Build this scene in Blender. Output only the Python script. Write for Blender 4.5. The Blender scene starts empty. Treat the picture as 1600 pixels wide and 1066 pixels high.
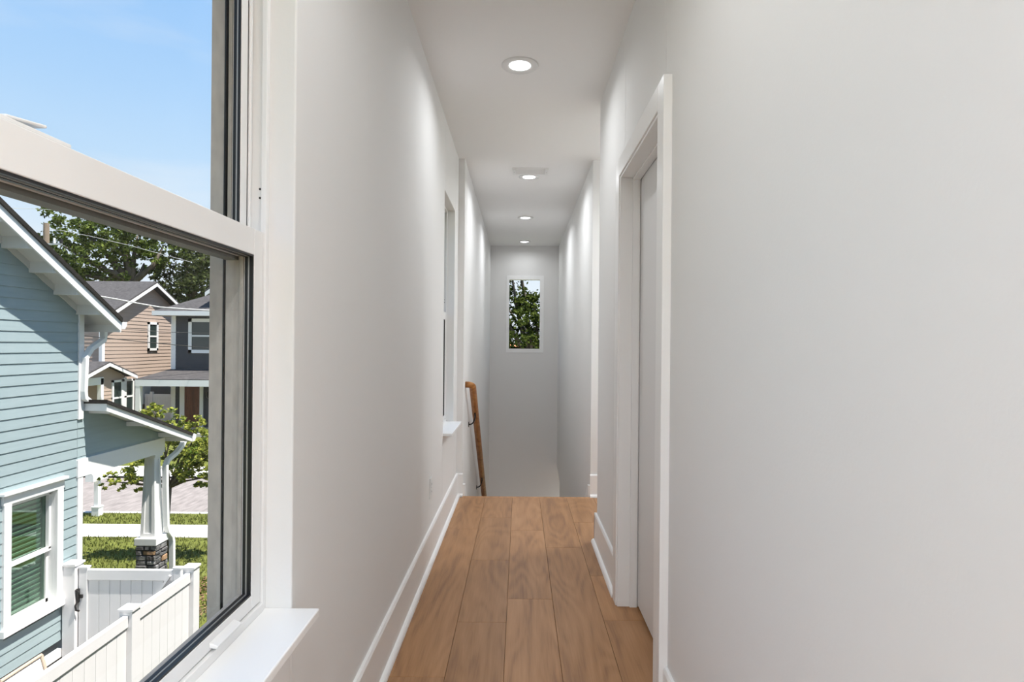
import bpy, math, random
from mathutils import Vector, Matrix

random.seed(7)
scene = bpy.context.scene
COL = scene.collection

# ------------------------------------------------------------------ camera
F = 950.0                      # focal length in pixels of a 1600 px wide frame
CX, CY = 812.0, 539.0          # where the view axis meets the frame
ROLL = math.radians(0.5)
EYE = 1.232                    # eye height above the hall floor

cam_data = bpy.data.cameras.new('camera')
cam = bpy.data.objects.new('camera', cam_data)
COL.objects.link(cam)
cam_data.sensor_width = 36.0
cam_data.lens = F * 36.0 / 1600.0
cam_data.shift_x = -(CX - 800.0) / 1600.0
cam_data.shift_y = (CY - 533.0) / 1600.0
cam_data.clip_start = 0.02
cam_data.clip_end = 400.0
cam.matrix_world = Matrix.Translation((0, 0, EYE)) @ Matrix.Rotation(math.radians(90), 4, 'X') @ Matrix.Rotation(ROLL, 4, 'Z')
scene.camera = cam

# ------------------------------------------------------------------ view, sky, sun
vs = scene.view_settings
vs.view_transform = 'Standard'
vs.look = 'None'
vs.exposure = 0.0
vs.gamma = 1.0
vs.use_curve_mapping = False

world = bpy.data.worlds.new('sky')
scene.world = world
world.use_nodes = True
wn, wl = world.node_tree.nodes, world.node_tree.links
wn.clear()
w_out = wn.new('ShaderNodeOutputWorld')
w_bg = wn.new('ShaderNodeBackground')
w_tc = wn.new('ShaderNodeTexCoord')
w_sep = wn.new('ShaderNodeSeparateXYZ')
w_ramp = wn.new('ShaderNodeValToRGB')
w_noise = wn.new('ShaderNodeTexNoise')
w_cr = wn.new('ShaderNodeValToRGB')
w_mix = wn.new('ShaderNodeMixRGB')
w_map = wn.new('ShaderNodeMapping')
e = w_ramp.color_ramp.elements
e[0].position, e[0].color = 0.0, (0.86, 0.92, 0.97, 1)
e[1].position, e[1].color = 1.0, (0.12, 0.34, 0.82, 1)
for p, c in ((0.10, (0.80, 0.90, 0.99, 1)), (0.22, (0.58, 0.79, 1.0, 1)), (0.34, (0.44, 0.69, 1.0, 1)), (0.46, (0.35, 0.62, 1.0, 1))):
    k = e.new(p); k.color = c
w_map.inputs['Scale'].default_value = (1.2, 1.2, 5.0)
w_noise.inputs['Scale'].default_value = 2.2
w_noise.inputs['Detail'].default_value = 6.0
w_cr.color_ramp.elements[0].position, w_cr.color_ramp.elements[0].color = 0.5, (0, 0, 0, 1)
w_cr.color_ramp.elements[1].position, w_cr.color_ramp.elements[1].color = 0.85, (0.55, 0.55, 0.55, 1)
w_mix.inputs['Color2'].default_value = (0.93, 0.95, 0.98, 1)
wl.new(w_tc.outputs['Generated'], w_sep.inputs[0])
wl.new(w_sep.outputs['Z'], w_ramp.inputs[0])
wl.new(w_tc.outputs['Generated'], w_map.inputs[0])
wl.new(w_map.outputs[0], w_noise.inputs['Vector'])
wl.new(w_noise.outputs[0], w_cr.inputs[0])
wl.new(w_cr.outputs[0], w_mix.inputs['Fac'])
wl.new(w_ramp.outputs[0], w_mix.inputs['Color1'])
wl.new(w_mix.outputs[0], w_bg.inputs['Color'])
w_bg.inputs['Strength'].default_value = 1.0
wl.new(w_bg.outputs[0], w_out.inputs[0])

sun_data = bpy.data.lights.new('sun', 'SUN')
sun_data.energy = 9.5
sun_data.angle = math.radians(0.6)
sun_data.color = (1.0, 0.955, 0.88)
sun = bpy.data.objects.new('sun', sun_data)
COL.objects.link(sun)
SUN_DIR = Vector((-1.0, 0.23, -2.40)).normalized()
sun.rotation_euler = SUN_DIR.to_track_quat('-Z', 'Y').to_euler()
sun.location = (20, -6, 40)

# recessed lamps, watts each and beam angle; the last three are added unseen fill
LAMP_HALL, LAMP_STAIR, FILL_PASS, FILL_LOFT, FILL_LOWER = 4.8, 7.8, 13.0, 25.5, 10.0
BEAM = math.radians(158)
LAMP_COLOR = (0.935, 0.968, 1.0)

# ------------------------------------------------------------------ helpers
def at(px, py, X=None, Y=None, Z=None):
    """Where the line of sight through a photograph point meets a plane of the place."""
    xr, yr = px - CX, py - CY
    c, s = math.cos(ROLL), math.sin(ROLL)
    dx, dz = (xr * c + yr * s) / F, -(-xr * s + yr * c) / F
    t = X / dx if X is not None else (Y if Y is not None else (Z - EYE) / dz)
    return Vector((dx * t, t, EYE + dz * t))

MATS = {}
def material(name, color, rough=0.6, spec=0.3, noise=None, bump=None, metal=0.0, rand=0.0):
    """noise = (scale xyz, amount), bump = (scale, strength, distance), rand = per-object brightness spread"""
    m = bpy.data.materials.new(name)
    m.use_nodes = True
    nt = m.node_tree
    b = nt.nodes['Principled BSDF']
    b.inputs['Roughness'].default_value = rough
    b.inputs['Specular IOR Level'].default_value = spec
    b.inputs['Metallic'].default_value = metal
    b.inputs['Base Color'].default_value = (*color, 1)
    tc = nt.nodes.new('ShaderNodeTexCoord')
    last = None
    if noise:
        mp = nt.nodes.new('ShaderNodeMapping'); mp.inputs['Scale'].default_value = noise[0]
        tx = nt.nodes.new('ShaderNodeTexNoise'); tx.inputs['Scale'].default_value = 1.0; tx.inputs['Detail'].default_value = 5
        nt.links.new(tc.outputs['Object'], mp.inputs[0]); nt.links.new(mp.outputs[0], tx.inputs['Vector'])
        mr = nt.nodes.new('ShaderNodeMapRange')
        mr.inputs['From Min'].default_value = 0.25; mr.inputs['From Max'].default_value = 0.75
        mr.inputs['To Min'].default_value = 1 - noise[1]; mr.inputs['To Max'].default_value = 1 + noise[1]
        nt.links.new(tx.outputs[0], mr.inputs[0])
        last = mr.outputs[0]
    if rand:
        oi = nt.nodes.new('ShaderNodeObjectInfo')
        mr2 = nt.nodes.new('ShaderNodeMapRange')
        mr2.inputs['To Min'].default_value = 1 - rand; mr2.inputs['To Max'].default_value = 1 + rand
        nt.links.new(oi.outputs['Random'], mr2.inputs[0])
        if last:
            mu = nt.nodes.new('ShaderNodeMath'); mu.operation = 'MULTIPLY'
            nt.links.new(last, mu.inputs[0]); nt.links.new(mr2.outputs[0], mu.inputs[1])
            last = mu.outputs[0]
        else:
            last = mr2.outputs[0]
    if last:
        vm = nt.nodes.new('ShaderNodeVectorMath'); vm.operation = 'SCALE'
        vm.inputs[0].default_value = color
        nt.links.new(last, vm.inputs['Scale'])
        nt.links.new(vm.outputs[0], b.inputs['Base Color'])
    if bump:
        bx_ = nt.nodes.new('ShaderNodeTexNoise'); bx_.inputs['Scale'].default_value = bump[0]; bx_.inputs['Detail'].default_value = 3
        nt.links.new(tc.outputs['Object'], bx_.inputs['Vector'])
        bp = nt.nodes.new('ShaderNodeBump'); bp.inputs['Strength'].default_value = bump[1]; bp.inputs['Distance'].default_value = bump[2]
        nt.links.new(bx_.outputs[0], bp.inputs['Height']); nt.links.new(bp.outputs[0], b.inputs['Normal'])
    MATS[name] = m
    return m

def glass_material(name, tint=(1, 1, 1), reflect=0.06):
    m = bpy.data.materials.new(name); m.use_nodes = True
    nt = m.node_tree; nt.nodes.clear()
    o = nt.nodes.new('ShaderNodeOutputMaterial')
    t = nt.nodes.new('ShaderNodeBsdfTransparent'); t.inputs[0].default_value = (*tint, 1)
    g = nt.nodes.new('ShaderNodeBsdfGlossy'); g.inputs['Roughness'].default_value = 0.01
    mx = nt.nodes.new('ShaderNodeMixShader')
    lw = nt.nodes.new('ShaderNodeLayerWeight'); lw.inputs['Blend'].default_value = 0.25
    ml = nt.nodes.new('ShaderNodeMath'); ml.operation = 'MULTIPLY'; ml.inputs[1].default_value = reflect * 4
    nt.links.new(lw.outputs['Fresnel'], ml.inputs[0]); nt.links.new(ml.outputs[0], mx.inputs[0])
    nt.links.new(t.outputs[0], mx.inputs[1]); nt.links.new(g.outputs[0], mx.inputs[2]); nt.links.new(mx.outputs[0], o.inputs[0])
    MATS[name] = m
    return m

def emission_material(name, color, strength):
    m = bpy.data.materials.new(name); m.use_nodes = True
    nt = m.node_tree; nt.nodes.clear()
    o = nt.nodes.new('ShaderNodeOutputMaterial'); em = nt.nodes.new('ShaderNodeEmission')
    em.inputs[0].default_value = (*color, 1); em.inputs[1].default_value = strength
    nt.links.new(em.outputs[0], o.inputs[0])
    MATS[name] = m
    return m

def leaf_material(name, dark, light, scale=1.5):
    m = bpy.data.materials.new(name); m.use_nodes = True
    nt = m.node_tree; nt.nodes.clear()
    o = nt.nodes.new('ShaderNodeOutputMaterial')
    geo = nt.nodes.new('ShaderNodeNewGeometry')
    tc = nt.nodes.new('ShaderNodeTexCoord')
    tx = nt.nodes.new('ShaderNodeTexNoise'); tx.inputs['Scale'].default_value = scale; tx.inputs['Detail'].default_value = 2
    nt.links.new(tc.outputs['Object'], tx.inputs['Vector'])
    av = nt.nodes.new('ShaderNodeMath'); av.operation = 'ADD'
    nt.links.new(tx.outputs[0], av.inputs[0])
    sc_ = nt.nodes.new('ShaderNodeMath'); sc_.operation = 'MULTIPLY_ADD'; sc_.inputs[1].default_value = 0.7; sc_.inputs[2].default_value = -0.35
    nt.links.new(geo.outputs['Random Per Island'], sc_.inputs[0]); nt.links.new(sc_.outputs[0], av.inputs[1])
    cr = nt.nodes.new('ShaderNodeValToRGB')
    cr.color_ramp.elements[0].position, cr.color_ramp.elements[0].color = 0.2, (*dark, 1)
    cr.color_ramp.elements[1].position, cr.color_ramp.elements[1].color = 0.85, (*light, 1)
    nt.links.new(av.outputs[0], cr.inputs[0])
    d = nt.nodes.new('ShaderNodeBsdfDiffuse'); tr = nt.nodes.new('ShaderNodeBsdfTranslucent'); mx = nt.nodes.new('ShaderNodeMixShader')
    mx.inputs[0].default_value = 0.35
    nt.links.new(cr.outputs[0], d.inputs[0]); nt.links.new(cr.outputs[0], tr.inputs[0])
    nt.links.new(d.outputs[0], mx.inputs[1]); nt.links.new(tr.outputs[0], mx.inputs[2]); nt.links.new(mx.outputs[0], o.inputs[0])
    MATS[name] = m
    return m

def wood_material(name, c_dark, c_mid, c_light, rough=0.45, axis='Y', rand=0.10):
    m = bpy.data.materials.new(name); m.use_nodes = True
    nt = m.node_tree; N = nt.nodes.new; L = nt.links.new
    b = nt.nodes['Principled BSDF']; b.inputs['Roughness'].default_value = rough; b.inputs['Specular IOR Level'].default_value = 0.35
    tc = N('ShaderNodeTexCoord'); oi = N('ShaderNodeObjectInfo')
    off = N('ShaderNodeVectorMath'); off.operation = 'MULTIPLY_ADD'
    cmb = N('ShaderNodeCombineXYZ'); 
    for i in range(3): L(oi.outputs['Random'], cmb.inputs[i])
    off.inputs[1].default_value = (37.0, 53.0, 11.0)
    L(cmb.outputs[0], off.inputs[0]); L(tc.outputs['Object'], off.inputs[2])
    mp = N('ShaderNodeMapping')
    mp.inputs['Scale'].default_value = (14, 1.1, 14) if axis == 'Y' else (14, 14, 1.1)
    L(off.outputs[0], mp.inputs[0])
    n1 = N('ShaderNodeTexNoise'); n1.inputs['Scale'].default_value = 1.0; n1.inputs['Detail'].default_value = 3; n1.inputs['Distortion'].default_value = 0.8
    L(mp.outputs[0], n1.inputs['Vector'])
    # growth rings: bands of a slow noise
    rg = N('ShaderNodeMapping'); rg.inputs['Scale'].default_value = (5, 0.9, 5) if axis == 'Y' else (5, 5, 0.9)
    L(off.outputs[0], rg.inputs[0])
    n2 = N('ShaderNodeTexNoise'); n2.inputs['Scale'].default_value = 1.0; n2.inputs['Detail'].default_value = 1.5
    L(rg.outputs[0], n2.inputs['Vector'])
    sn = N('ShaderNodeMath'); sn.operation = 'MULTIPLY'; sn.inputs[1].default_value = 70.0
    L(n2.outputs[0], sn.inputs[0])
    s2 = N('ShaderNodeMath'); s2.operation = 'SINE'; L(sn.outputs[0], s2.inputs[0])
    # fine pores
    pm = N('ShaderNodeMapping'); pm.inputs['Scale'].default_value = (160, 7, 160) if axis == 'Y' else (160, 160, 7)
    L(off.outputs[0], pm.inputs[0])
    n3 = N('ShaderNodeTexNoise'); n3.inputs['Scale'].default_value = 1.0; n3.inputs['Detail'].default_value = 2
    L(pm.outputs[0], n3.inputs['Vector'])
    a1 = N('ShaderNodeMath'); a1.operation = 'MULTIPLY_ADD'; a1.inputs[1].default_value = 0.085
    L(s2.outputs[0], a1.inputs[0]); L(n1.outputs[0], a1.inputs[2])
    a2 = N('ShaderNodeMath'); a2.operation = 'MULTIPLY_ADD'; a2.inputs[1].default_value = 0.42
    L(n3.outputs[0], a2.inputs[0]); L(a1.outputs[0], a2.inputs[2])
    cr = N('ShaderNodeValToRGB')
    cr.color_ramp.elements[0].position, cr.color_ramp.elements[0].color = 0.42, (*c_dark, 1)
    cr.color_ramp.elements[1].position, cr.color_ramp.elements[1].color = 1.0, (*c_light, 1)
    k = cr.color_ramp.elements.new(0.68); k.color = (*c_mid, 1)
    L(a2.outputs[0], cr.inputs[0])
    # knots
    kn = N('ShaderNodeTexVoronoi'); kn.inputs['Scale'].default_value = 1.0
    km = N('ShaderNodeMapping'); km.inputs['Scale'].default_value = (3.2, 1.3, 3.2) if axis == 'Y' else (3.2, 3.2, 1.3)
    L(off.outputs[0], km.inputs[0]); L(km.outputs[0], kn.inputs['Vector'])
    kr = N('ShaderNodeMapRange'); kr.inputs['From Min'].default_value = 0.015; kr.inputs['From Max'].default_value = 0.06
    kr.inputs['To Min'].default_value = 0.55; kr.inputs['To Max'].default_value = 1.0
    L(kn.outputs['Distance'], kr.inputs[0])
    mr = N('ShaderNodeMapRange'); mr.inputs['To Min'].default_value = 1 - rand; mr.inputs['To Max'].default_value = 1 + rand
    L(oi.outputs['Random'], mr.inputs[0])
    mu = N('ShaderNodeMath'); mu.operation = 'MULTIPLY'; L(kr.outputs[0], mu.inputs[0]); L(mr.outputs[0], mu.inputs[1])
    vm = N('ShaderNodeVectorMath'); vm.operation = 'SCALE'
    L(cr.outputs[0], vm.inputs[0]); L(mu.outputs[0], vm.inputs['Scale']); L(vm.outputs[0], b.inputs['Base Color'])
    bp = N('ShaderNodeBump'); bp.inputs['Strength'].default_value = 0.12; bp.inputs['Distance'].default_value = 0.002
    L(a2.outputs[0], bp.inputs['Height']); L(bp.outputs[0], b.inputs['Normal'])
    MATS[name] = m
    return m

M = MATS
material('wall_paint', (0.845, 0.838, 0.825), 0.75, 0.2, bump=(140, 0.10, 0.002))
material('ceiling_paint', (0.90, 0.895, 0.885), 0.85, 0.1, bump=(70, 0.12, 0.003))
material('trim_paint', (0.915, 0.91, 0.90), 0.35, 0.4)
material('door_paint', (0.82, 0.815, 0.81), 0.4, 0.4)
material('vinyl_bright', (0.96, 0.96, 0.955), 0.3, 0.5)
material('vinyl', (0.855, 0.85, 0.84), 0.35, 0.4)
material('gasket', (0.012, 0.012, 0.013), 0.4, 0.4)
material('spacer', (0.35, 0.35, 0.34), 0.35, 0.5, metal=0.4)
material('outer_grey', (0.40, 0.37, 0.335), 0.75, 0.2, noise=((60, 60, 25), 0.12))
material('bronze_grey', (0.14, 0.14, 0.125), 0.6)
material('plate_white', (0.82, 0.82, 0.81), 0.35, 0.4)
material('slot_dark', (0.05, 0.05, 0.05), 0.6)
material('black_metal', (0.012, 0.011, 0.011), 0.4, 0.5)
material('subfloor', (0.13, 0.07, 0.038), 0.9)
wood_material('oak_floor', (0.27, 0.130, 0.058), (0.385, 0.196, 0.083), (0.46, 0.245, 0.115), 0.42, rand=0.13)
wood_material('rail_wood', (0.26, 0.10, 0.026), (0.42, 0.18, 0.052), (0.54, 0.27, 0.095), 0.35, rand=0.02)
emission_material('lamp_lens', LAMP_COLOR, 8.0)
material('lamp_trim', (0.80, 0.80, 0.79), 0.4)
glass_material('clear_glass', reflect=0.01)
glass_material('green_glass', (0.74, 0.86, 0.79), 0.09)
# outdoors
material('blue_siding', (0.325, 0.405, 0.425), 0.75, 0.2, noise=((3, 3, 30), 0.05), rand=0.03)
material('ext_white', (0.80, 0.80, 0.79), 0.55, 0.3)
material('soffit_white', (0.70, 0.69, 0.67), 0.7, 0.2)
material('shingle_dark', (0.028, 0.025, 0.022), 0.9, 0.1, noise=((14, 14, 40), 0.35))
material('shingle_grey', (0.085, 0.08, 0.08), 0.9, 0.1, noise=((7, 7, 18), 0.35))
material('foundation', (0.16, 0.15, 0.14), 0.9, noise=((6, 6, 6), 0.15))
material('blind', (0.62, 0.68, 0.60), 0.6)
material('room_dark', (0.03, 0.04, 0.038), 0.9)
material('stone_grey', (0.17, 0.165, 0.165), 0.85, noise=((16, 16, 16), 0.5), bump=(20, 0.6, 0.02), rand=0.55)
material('stone_tan', (0.34, 0.21, 0.12), 0.85, noise=((14, 14, 14), 0.3), bump=(20, 0.6, 0.02))
material('mortar', (0.06, 0.055, 0.05), 0.95)
material('fence_vinyl', (0.80, 0.785, 0.785), 0.5, 0.3, noise=((5, 5, 1.2), 0.025))
material('taupe_siding', (0.43, 0.335, 0.275), 0.8, 0.2)
material('slate_siding', (0.075, 0.078, 0.085), 0.8, 0.2)
wood_material('door_wood', (0.05, 0.016, 0.008), (0.11, 0.035, 0.016), (0.17, 0.06, 0.028), 0.4, axis='Z')
material('dark_glass', (0.03, 0.045, 0.042), 0.08, 0.6)
material('asphalt', (0.27, 0.24, 0.225), 0.95, 0.1, noise=((9, 2.2, 9), 0.28), bump=(40, 0.4, 0.02))
material('concrete', (0.62, 0.59, 0.55), 0.9, 0.1, noise=((3, 3, 3), 0.06))
material('soil_grass', (0.13, 0.145, 0.035), 0.95, 0.05, noise=((3.0, 3.0, 3.0), 0.35))
material('mulch', (0.23, 0.13, 0.08), 0.95, noise=((30, 30, 30), 0.6))
material('bark', (0.12, 0.10, 0.08), 0.9, noise=((6, 6, 2), 0.3))
material('pole_wood', (0.26, 0.20, 0.15), 0.9, noise=((20, 20, 2), 0.25))
material('wire_black', (0.02, 0.02, 0.02), 0.6)
material('wire_pale', (0.55, 0.55, 0.55), 0.5)
material('chair_tan', (0.52, 0.42, 0.33), 0.6)
material('chair_white', (0.82, 0.80, 0.80), 0.7)
material('terracotta', (0.62, 0.25, 0.12), 0.8, noise=((6, 6, 12), 0.25))
leaf_material('oak_leaf', (0.035, 0.055, 0.012), (0.22, 0.28, 0.065), 0.5)
leaf_material('oak_leaf_dark', (0.030, 0.042, 0.014), (0.16, 0.19, 0.07), 0.5)
leaf_material('myrtle_leaf', (0.09, 0.15, 0.02), (0.52, 0.52, 0.11), 2.0)
leaf_material('maple_leaf', (0.010, 0.020, 0.005), (0.15, 0.19, 0.045), 0.8)
leaf_material('grass_blade', (0.07, 0.09, 0.02), (0.27, 0.28, 0.08), 0.9)

ORIGIN = {}
def tag(o, label=None, cat=None, group=None, kind=None):
    if label: o['label'] = label
    if cat: o['category'] = cat
    if group: o['group'] = group
    if kind: o['kind'] = kind
    return o

def empty(name, loc, label=None, cat=None, group=None, kind=None):
    o = bpy.data.objects.new(name, None)
    COL.objects.link(o)
    o.location = loc
    o.empty_display_size = 0.2
    ORIGIN[o.name] = Vector(loc)
    return tag(o, label, cat, group, kind)

class MB:
    """Collects solid shapes in place coordinates; build() links them as one mesh object."""
    def __init__(self): self.v, self.f = [], []
    def add(self, vs_, fs_):
        n = len(self.v)
        self.v += [Vector(p) for p in vs_]
        self.f += [tuple(i + n for i in f) for f in fs_]
        return self
    def box(self, x0, x1, y0, y1, z0, z1):
        x0, x1 = min(x0, x1), max(x0, x1); y0, y1 = min(y0, y1), max(y0, y1); z0, z1 = min(z0, z1), max(z0, z1)
        return self.add([(x0, y0, z0), (x1, y0, z0), (x1, y1, z0), (x0, y1, z0), (x0, y0, z1), (x1, y0, z1), (x1, y1, z1), (x0, y1, z1)],
                        [(3, 2, 1, 0), (4, 5, 6, 7), (0, 1, 5, 4), (1, 2, 6, 5), (2, 3, 7, 6), (3, 0, 4, 7)])
    def prism(self, pts, d):
        """pts: ring of points; d: extrusion vector"""
        pts = [Vector(p) for p in pts]; d = Vector(d); n = len(pts)
        nrm = Vector((0, 0, 0))
        for i in range(n): nrm += pts[i].cross(pts[(i + 1) % n])
        if nrm.dot(d) > 0: pts = pts[::-1]
        vs_ = pts + [p + d for p in pts]
        fs_ = [tuple(range(n)), tuple(range(2 * n - 1, n - 1, -1))]
        fs_ += [((i + 1) % n, i, i + n, (i + 1) % n + n) for i in range(n)]
        return self.add(vs_, fs_)
    def tube(self, path, radii, seg=8, profile=None):
        path = [Vector(p) for p in path]
        if not isinstance(radii, (list, tuple)): radii = [radii] * len(path)
        rings = []
        up0 = None
        for i, p in enumerate(path):
            t = (path[min(i + 1, len(path) - 1)] - path[max(i - 1, 0)]).normalized()
            if up0 is None:
                up0 = Vector((0, 0, 1)) if abs(t.z) < 0.9 else Vector((0, 1, 0))
            a = t.cross(up0).normalized(); b_ = a.cross(t).normalized(); up0 = b_
            ring = []
            if profile:
                for (u, w) in profile: ring.append(p + a * u * radii[i] + b_ * w * radii[i])
            else:
                for k in range(seg):
                    an = 2 * math.pi * k / seg
                    ring.append(p + a * math.cos(an) * radii[i] + b_ * math.sin(an) * radii[i])
            rings.append(ring)
        n = len(rings[0]); vs_ = [q for r in rings for q in r]; fs_ = []
        for i in range(len(rings) - 1):
            for k in range(n):
                fs_.append((i * n + k, i * n + (k + 1) % n, (i + 1) * n + (k + 1) % n, (i + 1) * n + k))
        fs_.append(tuple(range(n - 1, -1, -1))); fs_.append(tuple(range((len(rings) - 1) * n, len(rings) * n)))
        return self.add(vs_, fs_)
    def lathe(self, center, prof, seg=32, axis='Z'):
        """prof: list of (radius, height) rings around the axis; closed between first and last ring if radius > 0"""
        c = Vector(center); vs_, fs_ = [], []
        for r, h in prof:
            for k in range(seg):
                a = 2 * math.pi * k / seg
                vs_.append(c + Vector((r * math.cos(a), r * math.sin(a), h)))
        for i in range(len(prof) - 1):
            for k in range(seg):
                fs_.append((i * seg + k, i * seg + (k + 1) % seg, (i + 1) * seg + (k + 1) % seg, (i + 1) * seg + k))
        return self.add(vs_, fs_)
    def build(self, name, mat, parent=None, base=None, label=None, cat=None, group=None, kind=None, bevel=0.0, smooth=False):
        if parent is not None: org = ORIGIN[parent.name]
        elif base is not None: org = Vector(base)
        else:
            xs = [p.x for p in self.v]; ys = [p.y for p in self.v]; zs = [p.z for p in self.v]
            org = Vector(((min(xs) + max(xs)) / 2, (min(ys) + max(ys)) / 2, min(zs)))
        me = bpy.data.meshes.new(name)
        me.from_pydata([tuple(p - org) for p in self.v], [], self.f)
        me.materials.append(M[mat] if isinstance(mat, str) else mat)
        me.validate()
        if smooth:
            me.polygons.foreach_set('use_smooth', [True] * len(me.polygons))
        me.update()
        o = bpy.data.objects.new(name, me)
        COL.objects.link(o)
        if parent is not None: o.parent = parent
        else: o.location = org
        ORIGIN[o.name] = org
        if bevel:
            md = o.modifiers.new('bevel', 'BEVEL'); md.width = bevel; md.segments = 2; md.limit_method = 'ANGLE'
        return tag(o, label, cat, group, kind)

def copy_to(src, parent, loc):
    c = src.copy(); COL.objects.link(c); c.parent = parent; c.location = loc
    return c

def wall_slab(mb, x0, x1, ya, yb, za, zb, holes, along='Y'):
    """A slab in the plane along `along` and Z with rectangular openings (a0, a1, z0, z1)."""
    def bx(a0, a1, z0, z1):
        if a1 - a0 < 1e-6 or z1 - z0 < 1e-6: return
        if along == 'Y': mb.box(x0, x1, a0, a1, z0, z1)
        else: mb.box(a0, a1, x0, x1, z0, z1)
    cur = ya
    for (a0, a1, z0, z1) in sorted(holes):
        bx(cur, a0, za, zb); bx(a0, a1, za, z0); bx(a0, a1, z1, zb); cur = a1
    bx(cur, yb, za, zb)
    return mb

# ------------------------------------------------------------------ the hall: dimensions
XL, XR = -0.507, 0.492            # faces of the hall's walls
XO = -0.665                       # outer face of the outside wall
CEIL = 2.741
Y_BACK = -3.4
Y_LOFT = 0.30                     # an added loft room opens here behind the viewer, built to light the hall
X_LOFT = 3.3
Y_E = 3.80                        # the right wall ends, side passage begins
Y_S = 4.948                       # head of the stairs
Y_F = 9.277                       # end wall of the stairwell
XSL, XSR = -0.455, 0.585          # faces of the stairwell walls
X_PASS = 2.35                     # end of the side passage
GROUND = -3.2
WZ0, WZ1 = 0.617, 2.262           # window openings
W1 = (0.13, 1.365); W2 = (4.05, 4.70)
DOOR = (2.074, 2.881, -0.3, 2.035)

# walls
mb = MB(); wall_slab(mb, -0.645, XL, Y_BACK, Y_S, GROUND, 2.95, [(*W1, WZ0, WZ1), (*W2, WZ0, WZ1)])
mb.build('wall_left', 'wall_paint', label='white painted hall wall with the two windows', cat='wall', kind='structure', bevel=0.004)
mb = MB(); wall_slab(mb, XR, 0.61, Y_LOFT, Y_E, -0.3, 2.95, [DOOR])
mb.build('wall_right', 'wall_paint', label='white painted hall wall with the door', cat='wall', kind='structure', bevel=0.004)
mb = MB().box(-0.645, XSL, Y_S, Y_F + 0.15, GROUND, 2.95)
mb.build('wall_stair_left', 'wall_paint', label='white stairwell wall behind the wooden handrail', cat='wall', kind='structure', bevel=0.004)
P1 = (Y_F + 0.02, -0.609); P2 = (8.636, -0.709)
mb = MB().prism([(XSR, Y_S, 2.95), (XSR, Y_F + 0.02, 2.95), (XSR, *P1), (XSR, *P2), (XSR, P2[0], -1.0), (XSR, 6.4, -1.0), (XSR, 6.4, GROUND), (XSR, Y_S, GROUND)], (0.115, 0, 0))  # low cut-out below the sight line, added to let lower hall light through
mb.build('wall_stair_right', 'wall_paint', label='white stairwell wall opposite the handrail', cat='wall', kind='structure', bevel=0.004)
mb = MB().box(3.6, 3.7, 5.6, Y_F, GROUND, -0.3).box(0.70, 3.6, 5.6, 5.7, GROUND, -0.42)
mb.build('wall_lower', 'wall_paint', label='lower hall walls beyond the foot of the stairs', cat='wall', kind='structure')
MB().box(0.70, 3.7, 5.6, Y_F, -0.42, -0.3).build('ceiling_lower', 'ceiling_paint', label='white lower hall ceiling', cat='ceiling', kind='structure')
S3 = (-0.207, 0.362, 1.115, 2.290)
mb = MB(); wall_slab(mb, Y_F, Y_F + 0.15, -0.645, 0.585, GROUND, 2.95, [S3], along='X')
wall_slab(mb, Y_F, Y_F + 0.15, 0.585, 3.7, GROUND, 2.95, [(1.0, 3.0, GROUND + 0.25, -0.7)], along='X')
mb.build('wall_far', 'wall_paint', label='white end wall of the stairwell with a narrow window', cat='wall', kind='structure')
mb = MB().box(XSR + 0.115, X_PASS + 0.15, Y_S, Y_S + 0.12, GROUND, 2.95).box(XSR, XSR + 0.115, Y_S - 0.0005, Y_S, 0.0, 2.741)
mb.build('wall_passage_far', 'wall_paint', label='white passage wall beside the stair head', cat='wall', kind='structure')
mb = MB().box(0.61, X_PASS + 0.15, Y_E - 0.12, Y_E, -0.3, 2.95)
mb.build('wall_passage_near', 'wall_paint', label='white passage wall behind the door wall', cat='wall', kind='structure')
PW = (Y_E + 0.15, Y_S - 0.15, 0.62, 2.2)
mb = MB(); wall_slab(mb, X_PASS, X_PASS + 0.15, Y_E, Y_S, -0.3, 2.95, [PW])
mb.build('wall_passage_end', 'wall_paint', label='white end wall of the side passage', cat='wall', kind='structure')
BW = (-0.1, 2.7, 0.35, 2.35)
mb = MB(); wall_slab(mb, Y_BACK - 0.15, Y_BACK, -0.645, X_LOFT + 0.15, -0.3, 2.95, [BW], along='X')
mb.build('wall_back', 'wall_paint', label='white loft wall behind the viewer', cat='wall', kind='structure')
LW = (-2.9, -0.3, 0.35, 2.35)
mb = MB(); wall_slab(mb, X_LOFT, X_LOFT + 0.15, Y_BACK, Y_LOFT + 0.12, -0.3, 2.95, [LW])
mb.build('wall_loft_right', 'wall_paint', label='white loft wall to the right behind the viewer', cat='wall', kind='structure')
mb = MB().box(0.61, X_LOFT, Y_LOFT, Y_LOFT + 0.12, -0.3, 2.95)
mb.build('wall_loft_front', 'wall_paint', label='white loft wall beside the hall opening', cat='wall', kind='structure')
mb = MB().box(X_PASS + 0.15, X_LOFT + 0.15, Y_E - 0.12, Y_E, GROUND, 2.95).box(X_LOFT, X_LOFT + 0.15, Y_LOFT + 0.12, Y_E - 0.12, GROUND, 2.95)
mb.build('wall_outer', 'wall_paint', label='outer wall of the room behind the door', cat='wall', kind='structure')
mb = MB().box(-0.645, X_LOFT + 0.15, Y_BACK - 0.15, Y_F + 0.15, CEIL, 2.95)
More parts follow.
